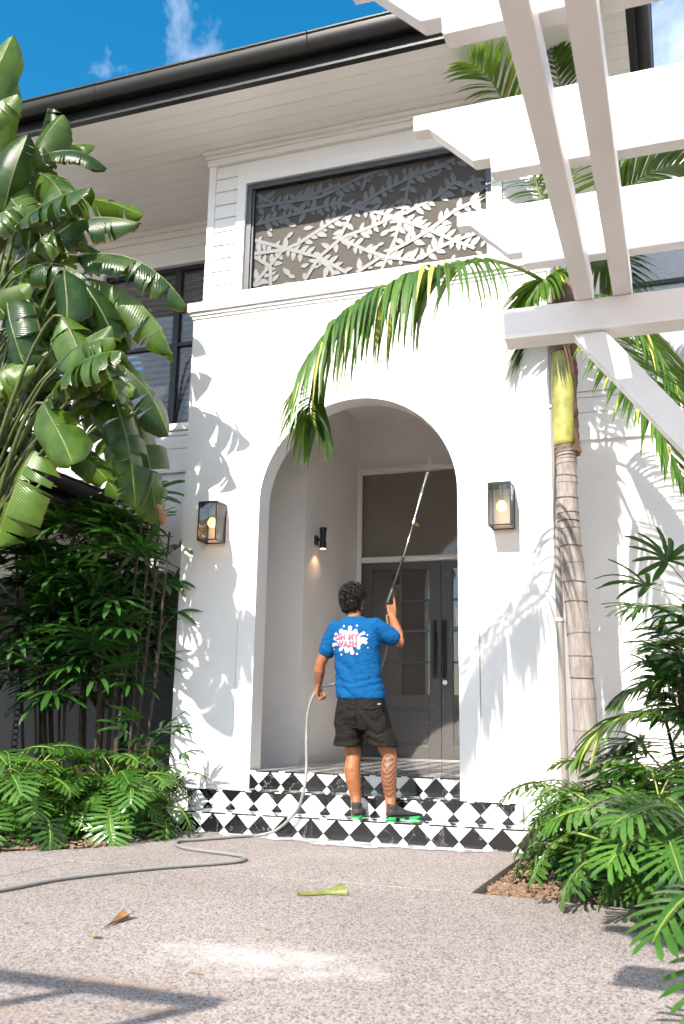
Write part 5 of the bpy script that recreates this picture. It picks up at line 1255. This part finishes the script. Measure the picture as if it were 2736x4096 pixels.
BS, BP = bvh_of(shirt), bvh_of(shorts)
def onto(bv, x, z, off, y0=-1.2):
    h = bv.ray_cast(Vector((x, y0, z)), Vector((0, 1, 0)))
    return Vector((x, (h[0].y if h[0] else YB-.12)-off, z))
# pocket flap on the right seat with a tiny white tab
pk = MB(); vs = []; fs = []; nx, nz = 10, 5
for j in range(nz+1):
    for i in range(nx+1):
        u = i/nx; v = j/nz; x = .235+.145*u; z = 1.0-.012*(1-u) - v*(.030+.022*(1-abs(2*u-1)))
        vs.append(onto(BP, x, z, .006))
for j in range(nz):
    for i in range(nx): fs.append((j*(nx+1)+i, (j+1)*(nx+1)+i, (j+1)*(nx+1)+i+1, j*(nx+1)+i+1))
pk.add(vs, fs); po = pk.build('pocket_flap', M['shorts'], shorts, smooth=True); sf = po.modifiers.new('s', 'SOLIDIFY'); sf.thickness = .005
tb_ = MB(); tb_.add([onto(BP,.345,.998,.010), onto(BP,.366,1.0,.010), onto(BP,.366,.991,.010), onto(BP,.345,.989,.010)],[(3,2,1,0)]); tb_.build('pocket_tab', M['print_white'], shorts)
# ---------------- print on the back: white splash with the words
pr_ = MB(); CXp, CZp = .112, 1.478
def blobpoly(cx, cz, rx, rz, off, n=20, lob=None):
    nr = 4; vs = [onto(BS, cx, cz, off)]; fs = []
    for j in range(1, nr+1):
        for k in range(n):
            t = 2*math.pi*k/n; m0 = 1 if lob is None else lob(t)
            vs.append(onto(BS, cx+rx*m0*math.cos(t)*j/nr, cz+rz*m0*math.sin(t)*j/nr, off))
    for k in range(n): fs.append((0, 1+(k+1) % n, 1+k))
    for j in range(nr-1):
        for k in range(n): fs.append((1+j*n+k, 1+j*n+(k+1) % n, 1+(j+1)*n+(k+1) % n, 1+(j+1)*n+k))
    fs = [f[::-1] for f in fs]
    pr_.add(vs, fs)
def lobe(t): return 1+.16*math.sin(t*7+.6)+.10*math.sin(t*4+2)+.05*math.sin(t*11)
KP = 1.14
blobpoly(CXp, CZp, .105*KP, .062*KP, .0032, 64, lobe)
for k, (a, r_, l) in enumerate(((88,.016,.105),(60,.013,.092),(128,.017,.100),(152,.012,.118),(196,.014,.128),(232,.014,.096),(262,.014,.092),(285,.017,.108),(318,.012,.098),(350,.012,.122),(30,.012,.118))):
    a = R(a); l *= KP; r_ *= KP; ex, ez = CXp+math.cos(a)*l, CZp+math.sin(a)*l*.80
    blobpoly(ex, ez, r_, r_, .0036+.0002*k, 14)
    for q in (.55, .7, .85): blobpoly(CXp+math.cos(a)*l*q, CZp+math.sin(a)*l*.80*q, r_*.8, r_*.8, .0034+.0001*k+.00003*q, 12)
for (dx, dz, r_) in ((-.045,.098,.008),(.052,.100,.007),(-.118,-.058,.005),(-.052,-.098,.007),(.062,-.094,.008),(.128,.036,.006),(.135,-.052,.005)): blobpoly(CXp+dx*KP, CZp+dz*KP, r_*KP, r_*KP, .003, 12)
pr_.build('splash_print', M['print_white'], shirt)
def text(body_, size, cx, cz, mat, off, bold=0.0, name='lettering', rot=0):
    cu = bpy.data.curves.new('txt', 'FONT'); cu.body = body_; cu.size = size; cu.align_x = 'CENTER'; cu.align_y = 'CENTER'; cu.offset = bold; cu.resolution_u = 3; cu.space_character = 1.12
    o = bpy.data.objects.new('txt', cu); COL.objects.link(o); d_ = bpy.context.evaluated_depsgraph_get(); d_.update()
    me = bpy.data.meshes.new_from_object(o.evaluated_get(d_)); bpy.data.objects.remove(o)
    m_ = MB(); m_.add([onto(BS, cx+v.co.x*math.cos(rot)-v.co.y*math.sin(rot), cz+v.co.y*math.cos(rot)+v.co.x*math.sin(rot), off) for v in me.vertices], [list(p.vertices) for p in me.polygons])
    return m_.build(name, mat, shirt)
text('OH MY', .058, CXp-.022, CZp+.024, M['print_blue'], .0088, .0030); text('OH MY', .058, CXp-.022, CZp+.024, M['print_pink'], .0110, .0006)
text('WASH', .058, CXp-.018, CZp-.032, M['print_blue'], .0088, .0030); text('WASH', .058, CXp-.018, CZp-.032, M['print_pink'], .0110, .0006)
# ---------------- hair: cap with loose curls
hr = MB(); hc = Vector((.089, YB+.030, 1.848)); rh = random.Random(9)
hr.ell(hc,(.096,.108,.096),24,14); hr.ell(hc+Vector((.004,-.032,-.085)),(.076,.066,.085),20,12)
for k in range(520):
    th = math.acos(rh.uniform(-.80, 1)); ph = rh.uniform(0, 6.283)
    d = Vector((math.sin(th)*math.cos(ph), math.sin(th)*math.sin(ph), math.cos(th)))
    if d.y > .45 and d.z < .35: continue
    low = d.z < -.25
    if low and d.y > .0: continue
    p = hc+Vector((d.x*(.103 if d.z > 0 else .095), d.y*.116-(.022 if d.z < 0 else 0), d.z*(.102 if d.z > 0 else .175)))
    t1 = d.orthogonal().normalized(); t1 = (Matrix.Rotation(rh.uniform(0, 6.283), 3, d) @ t1); t2 = d.cross(t1)
    r_ = rh.uniform(.006, .012); pts = []; turns = rh.uniform(1.1, 1.9); adv = rh.uniform(.008, .020)
    for q in range(12):
        a = 6.283*turns*q/11; pts.append(p + (t1*math.cos(a)+d*math.sin(a))*r_ + t2*(adv*(q/11-.5)) + d*rh.uniform(0, .0015))
    hr.tube(pts, rh.uniform(.0026, .0040), 4)
hr.build('hair', M['hair'], man, smooth=True)
# ---------------- shoes
def shoe(heel, direction):
    d = Vector((direction[0], direction[1], 0)).normalized(); sd = Vector((d.y, -d.x, 0)); h = Vector(heel)
    m_ = MB(); vs = []; n = 16
    prof = [(-.005,.024,.05,.004),(.01,.034,.085,.002),(.045,.038,.100,.0),(.085,.037,.098,.0),(.12,.038,.082,.002),(.16,.043,.066,.004),(.21,.046,.054,.006),(.25,.042,.046,.010),(.28,.030,.038,.016),(.292,.014,.030,.022)]
    for (x, w, ht, z0) in prof:
        for k in range(n):
            t = 2*math.pi*k/n; c, s_ = math.cos(t), math.sin(t)
            zz = z0+.018+(ht-z0-.018)*.5*(1+math.copysign(abs(s_)**.8, s_)); vs.append(h+d*x+sd*(w*math.copysign(abs(c)**.75, c)*(1 if s_ < .3 else 1-.45*(s_-.3)))+Vector((0, 0, zz)))
    fs = [list(range(n)), [(len(prof)-1)*n+k for k in reversed(range(n))]]
    for i in range(len(prof)-1):
        for k in range(n): fs.append((i*n+(k+1) % n, i*n+k, (i+1)*n+k, (i+1)*n+(k+1) % n))
    m_.add(vs, fs); up_ = m_.build('shoe', M['shoe'], man, smooth=True)
    def slab_(x0, x1, z0, z1, sc_, mat, nm):
        L = []; Rr = []
        for (x, w, ht, zz) in prof:
            if x0-.001 <= x <= x1+.001: L.append((x, w*sc_)); Rr.append((x, -w*sc_))
        poly = L+Rr[::-1]; q = MB(); k = len(poly)
        v_ = [h+d*x+sd*w+Vector((0, 0, z0+(.012*max(0, (x-.21)/.08)))) for x, w in poly]+[h+d*x+sd*w+Vector((0, 0, z1+(.012*max(0, (x-.21)/.08)))) for x, w in poly]
        q.add(v_, [list(range(k)), [k+i for i in reversed(range(k))]]+[(i, k+i, k+(i+1) % k, (i+1) % k) for i in range(k)]); q.build(nm, mat, up_)
    slab_(-.01,.30,.010,.021,1.04,M['shoe'],'midsole'); slab_(-.006,.05,.0005,.020,1.10,M['sole'],'heel_pad'); slab_(.085,.12,.0005,.0098,1.05,M['sole'],'sole_pad'); slab_(.16,.25,.0005,.0185,1.09,M['sole'],'toe_pad')
    col_ = MB(); c0 = h+d*.040+Vector((0, 0, .074)); vs = []; fs = []
    for i, (dz, r_) in enumerate(((-.012,.040),(.012,.041),(.030,.043),(.030,.036),(.0,.034))):
        for k in range(18):
            t = 2*math.pi*k/18; vs.append(c0+d*(r_*1.18*math.cos(t)+ (.004))+sd*(r_*math.sin(t)*.95)+Vector((0, 0, dz+.012*(-math.cos(t)))))
    for i in range(4):
        for k in range(18): fs.append((i*18+k, i*18+(k+1) % 18, (i+1)*18+(k+1) % 18, (i+1)*18+k))
    col_.add(vs, fs); col_.build('collar', M['shoe'], up_, smooth=True)
shoe((.180,-.535,z1+.001), (-.16,1)); shoe((.425,-.515,z1+.001), (.70,.72))
# ================================================================== pressure washer gun, hose, water
gun = thing('pressure_washer_gun', WAND[0], 'long pressure washer wand raised in the right hand', 'pressure washer')
W_ = [Vector(p) for p in WAND]
dW = (W_[1]-W_[0]).normalized()
hp = RW + Vector((-.025, .03, .06))
MB().tube([W_[0]-dW*.01, W_[0]+dW*.02, W_[1]],[.017,.021,.017],10).build('trigger_body', M['black_rubber'], gun, smooth=True, edge=50)
MB().tube([W_[0], hp+Vector((0,0,.02)), hp+Vector((-.012,.0,-.06))],[.016,.017,.015],10).build('grip', M['black_rubber'], gun, smooth=True)
sp2 = MB(); n = 260; pts = []
ax = (W_[2]-W_[1]); L_ = ax.length; ax.normalize(); o1 = ax.orthogonal().normalized(); o2 = ax.cross(o1)
sp2.tube([W_[1], W_[2]],.010,8)
for k in range(26):
    c = W_[1]+ax*(L_*(k+.5)/26); sp2.tube([c-ax*.0035, c, c+ax*.0035],[.0105,.0150,.0105],10, cap=False)
sp2.build('ribbed_sleeve', M['black_rubber'], gun, smooth=True)
MB().tube([W_[2], W_[3]],.0055,8).build('lance', M['steel'], gun, smooth=True)
for k in range(3):
    c = W_[3]-dW*.03+Vector((.018+.014*k,-.004,-.004-.006*k)); MB().tube([c-Vector((0,0,.014)), c+Vector((0,0,.014))],.0045,8).build('spare_nozzle', M['brass'], gun)
MB().tube([W_[3]-dW*.03, W_[3]+dW*.02],.009,10).build('nozzle', M['steel'], gun)
cp = MB()
for k in range(4): cp.tube([Vector(HOSE[0]).lerp(Vector(HOSE[1]), k/4), Vector(HOSE[0]).lerp(Vector(HOSE[1]), (k+.7)/4)],.012,10)
cp.build('coupling', M['brass'], gun)
hs_pts = [tuple(hp+Vector((-.012,.0,-.06)))] + HOSE[:11] + [(-.194,-.62,.543),(-.180,-.665,.449),(-.173,-.705,.37),(-.208,-.728,.225),(-.291,-.735,.125),(-.390,-.745,.050),(-.50,-.785,.018)] + HOSE[15:]
HS = spline(hs_pts, 220)
HS = [Vector((p.x, p.y, max(p.z, .0125))) for p in HS]
MB().tube(HS, .0112, 10).build('hose', M['hose'], None, smooth=True, label='grey pressure hose looping from his left hand across the driveway', cat='hose')
def watermat(name, a, rough=.05):
    t = NT(name); t.N.remove(t.b)
    tr = t.n('ShaderNodeBsdfTransparent'); df = t.n('ShaderNodeBsdfDiffuse'); df.inputs[0].default_value = (.9, .9, .92, 1); gl = t.n('ShaderNodeBsdfGlossy'); gl.inputs['Roughness'].default_value = .15
    m1 = t.n('ShaderNodeMixShader'); m1.inputs[0].default_value = .35; t.l(df.outputs[0], m1.inputs[1]); t.l(gl.outputs[0], m1.inputs[2])
    m2 = t.n('ShaderNodeMixShader'); m2.inputs[0].default_value = a; t.l(tr.outputs[0], m2.inputs[1]); t.l(m1.outputs[0], m2.inputs[2]); t.l(m2.outputs[0], t.out.inputs['Surface'])
    return t.m
M['jet'] = watermat('water_jet', .75); M['mist'] = watermat('water_mist', .16)
jt = thing('water_jet', W_[4], 'thin white jet of water from the wand tip toward the arch', 'water')
MB().tube([W_[3]+dW*.02, W_[4], W_[4].lerp(W_[5], .5)],[.004,.0055,.009],8).build('stream', M['jet'], jt, smooth=True)
MB().tube([W_[4].lerp(W_[5], .48), W_[5]],[.0085,.010],8).build('stream', M['mist'], jt, smooth=True)
rd = random.Random(77); dr = MB()
for k in range(330):
    if k < 110:
        u = rd.random()**.6; c = W_[4].lerp(W_[6], .15+u*.85) + Vector((rd.gauss(0, .006+.022*u), rd.gauss(0, .01+.03*u), rd.gauss(0, .05)))
    else: c = Vector((rd.uniform(-.75, .80), rd.uniform(.1, 1.6), rd.uniform(.7, 3.4)))
    r_ = rd.uniform(.0012, .0030)
    dr.add([c+Vector((r_,0,0)), c+Vector((-r_,0,0)), c+Vector((0,r_,0)), c+Vector((0,-r_,0)), c+Vector((0,0,r_*1.5)), c+Vector((0,0,-r_*1.5))],[(0,2,4),(2,1,4),(1,3,4),(3,0,4),(2,0,5),(1,2,5),(3,1,5),(0,3,5)])
dr.build('water_droplets', M['jet'], None, kind='stuff', label='fine water droplets drifting under the arch', cat='water')
# wet film at the foot of the steps
def filmmat():
    t = NT('water_film'); t.N.remove(t.b)
    tr = t.n('ShaderNodeBsdfTransparent'); tr.inputs[0].default_value = (.62, .60, .58, 1); gl = t.n('ShaderNodeBsdfGlossy'); gl.inputs['Roughness'].default_value = .04
    lw = t.n('ShaderNodeFresnel'); lw.inputs[0].default_value = 1.5
    bp = t.n('ShaderNodeBump'); bp.inputs['Strength'].default_value = .25; bp.inputs['Distance'].default_value = .004; t.l(t.noise(t.wcoord((3, 8, 1)), 6, 3, .5), bp.inputs['Height']); t.l(bp.outputs[0], gl.inputs['Normal']); t.l(bp.outputs[0], lw.inputs['Normal'])
    ad = t.n('ShaderNodeMath', operation='MULTIPLY_ADD'); ad.inputs[1].default_value = 1.5; ad.inputs[2].default_value = .12; t.l(lw.outputs[0], ad.inputs[0]); ad.use_clamp = True
    ms = t.n('ShaderNodeMixShader'); t.l(ad.outputs[0], ms.inputs[0]); t.l(tr.outputs[0], ms.inputs[1]); t.l(gl.outputs[0], ms.inputs[2])
    fo = t.n('ShaderNodeBsdfDiffuse'); fo.inputs[0].default_value = (.78, .77, .76, 1); fr2 = t.ramp(t.noise(t.wcoord((2, 5, 1)), 3.5, 5, .6), [(.36, (.12, .12, .12)), (.58, (.62, .62, .62))])  # white patches paint in the pale steps reflected by the water
    m3 = t.n('ShaderNodeMixShader'); t.l(fr2.outputs[0], m3.inputs[0]); t.l(ms.outputs[0], m3.inputs[1]); t.l(fo.outputs[0], m3.inputs[2]); t.l(m3.outputs[0], t.out.inputs['Surface'])
    return t.m
M['film'] = filmmat()
fl = MB(); top = []; bot = []
for k in range(61):
    x = -1.05+2.42*k/60; e = .16+.10*math.sin(x*2.2+1.0)+.05*math.sin(x*7)+.035*math.sin(x*17+1)
    e *= min(1, (k+1)/6)*min(1, (61-k)/10)
    top.append((x, Y1-.001, .0042)); bot.append((x, Y1-.002-max(.004, e), .0042))
fl.add(top+bot, [(k, 61+k, 62+k, k+1) for k in range(60)]); fl.build('water', M['film'], None, kind='structure')
# ================================================================== litter
lf = MB(); vs = []; fs = []
A_, B_ = Vector((.640,-2.79,0)), Vector((.825,-2.63,0)); X_ = (B_-A_).normalized(); Yv = Vector((-X_.y, X_.x, 0)); LL = (B_-A_).length
for i in range(13):
    u = i/12; w = .012+.004*u+(.050*max(0, (u-.62)/.38)**1.6); rz = .016+.030*max(0, (u-.6)/.4)
    for j in range(9):
        a = math.pi*(j/8)*1.15-.2; vs.append(A_+X_*(LL*u)-Yv*(w*math.cos(a))+Vector((0, 0, .004+rz*math.sin(a)*(1 if a > 0 else 0)+.006*u*math.sin(j*1.7))))
for i in range(12):
    for j in range(8): fs.append((i*9+j, i*9+j+1, (i+1)*9+j+1, (i+1)*9+j))
lf.add(vs, fs)
M['greensheath'] = simple('fallen_green_sheath', (.135, .15, .032), .5, var=.3, vscale=30)
lf.build('fallen_palm_sheath', M['greensheath'], None, smooth=True, label='green palm leaf base lying on the driveway', cat='fallen leaf')
lf = MB(); vs = []; fs = []; A_, B_ = Vector((.175,-3.83,0)), Vector((.150,-3.585,0)); X_ = (B_-A_).normalized(); Yv = Vector((-X_.y, X_.x, 0)); LL = (B_-A_).length
for i in range(13):
    u = i/12; w = .003+.034*max(0, (u-.25)/.75)**1.1*(1 if u < .9 else .8)
    for j in range(7):
        q = j/6*2-1; vs.append(A_+X_*(LL*u)+Yv*(w*q)+Vector((0, 0, .004+.030*u*abs(q)**1.5+.05*max(0, u-.75)*(1-abs(q)))))
for i in range(12):
    for j in range(6): fs.append((i*7+j, i*7+j+1, (i+1)*7+j+1, (i+1)*7+j))
lf.add(vs, fs); lf.build('dry_leaf', M['deadleaf'], None, smooth=True, label='curled dry brown leaf on the driveway', cat='fallen leaf')
rl = random.Random(12)
def scrap(x, y, s_, label, mat):
    m_ = MB(); n = 9; vs = [(x, y, .006)]
    for k in range(n):
        a = 6.283*k/n; r_ = s_*rl.uniform(.6, 1.1); vs.append((x+r_*math.cos(a)*1.4, y+r_*math.sin(a), .003+rl.uniform(0, .012)))
    m_.add(vs, [(0, 1+k, 1+(k+1) % n) for k in range(n)]); m_.build('leaf_scrap', mat, None, label=label, cat='fallen leaf')
M['olive'] = simple('olive_leaf_scrap', (.22, .16, .04), .7, var=.3, vscale=30)
scrap(.25,-3.985,.022,'small crumpled olive leaf scrap near the curled dry leaf',M['olive']); scrap(-.19,-3.87,.014,'tiny olive leaf scrap at the left of the driveway',M['olive'])
for (x, y, l, a, lab) in ((-.30,-2.87,.10,.1,'thin brown twig on the driveway beside the hose'),(.0,-2.75,.07,.4,'short twig on the driveway between hose and green leaf base'),(.80,-3.55,.09,-.8,'fine curved twig at the centre of the driveway'),(.84,-4.3,.06,.05,'short reddish twig near the pergola shadow')):
    MB().tube([(x,y,.004),(x+l*.5*math.cos(a),y+l*.5*math.sin(a)+.01,.007),(x+l*math.cos(a),y+l*math.sin(a),.004)],.0022,5).build('twig', M['deadleaf'], None, label=lab, cat='twig')
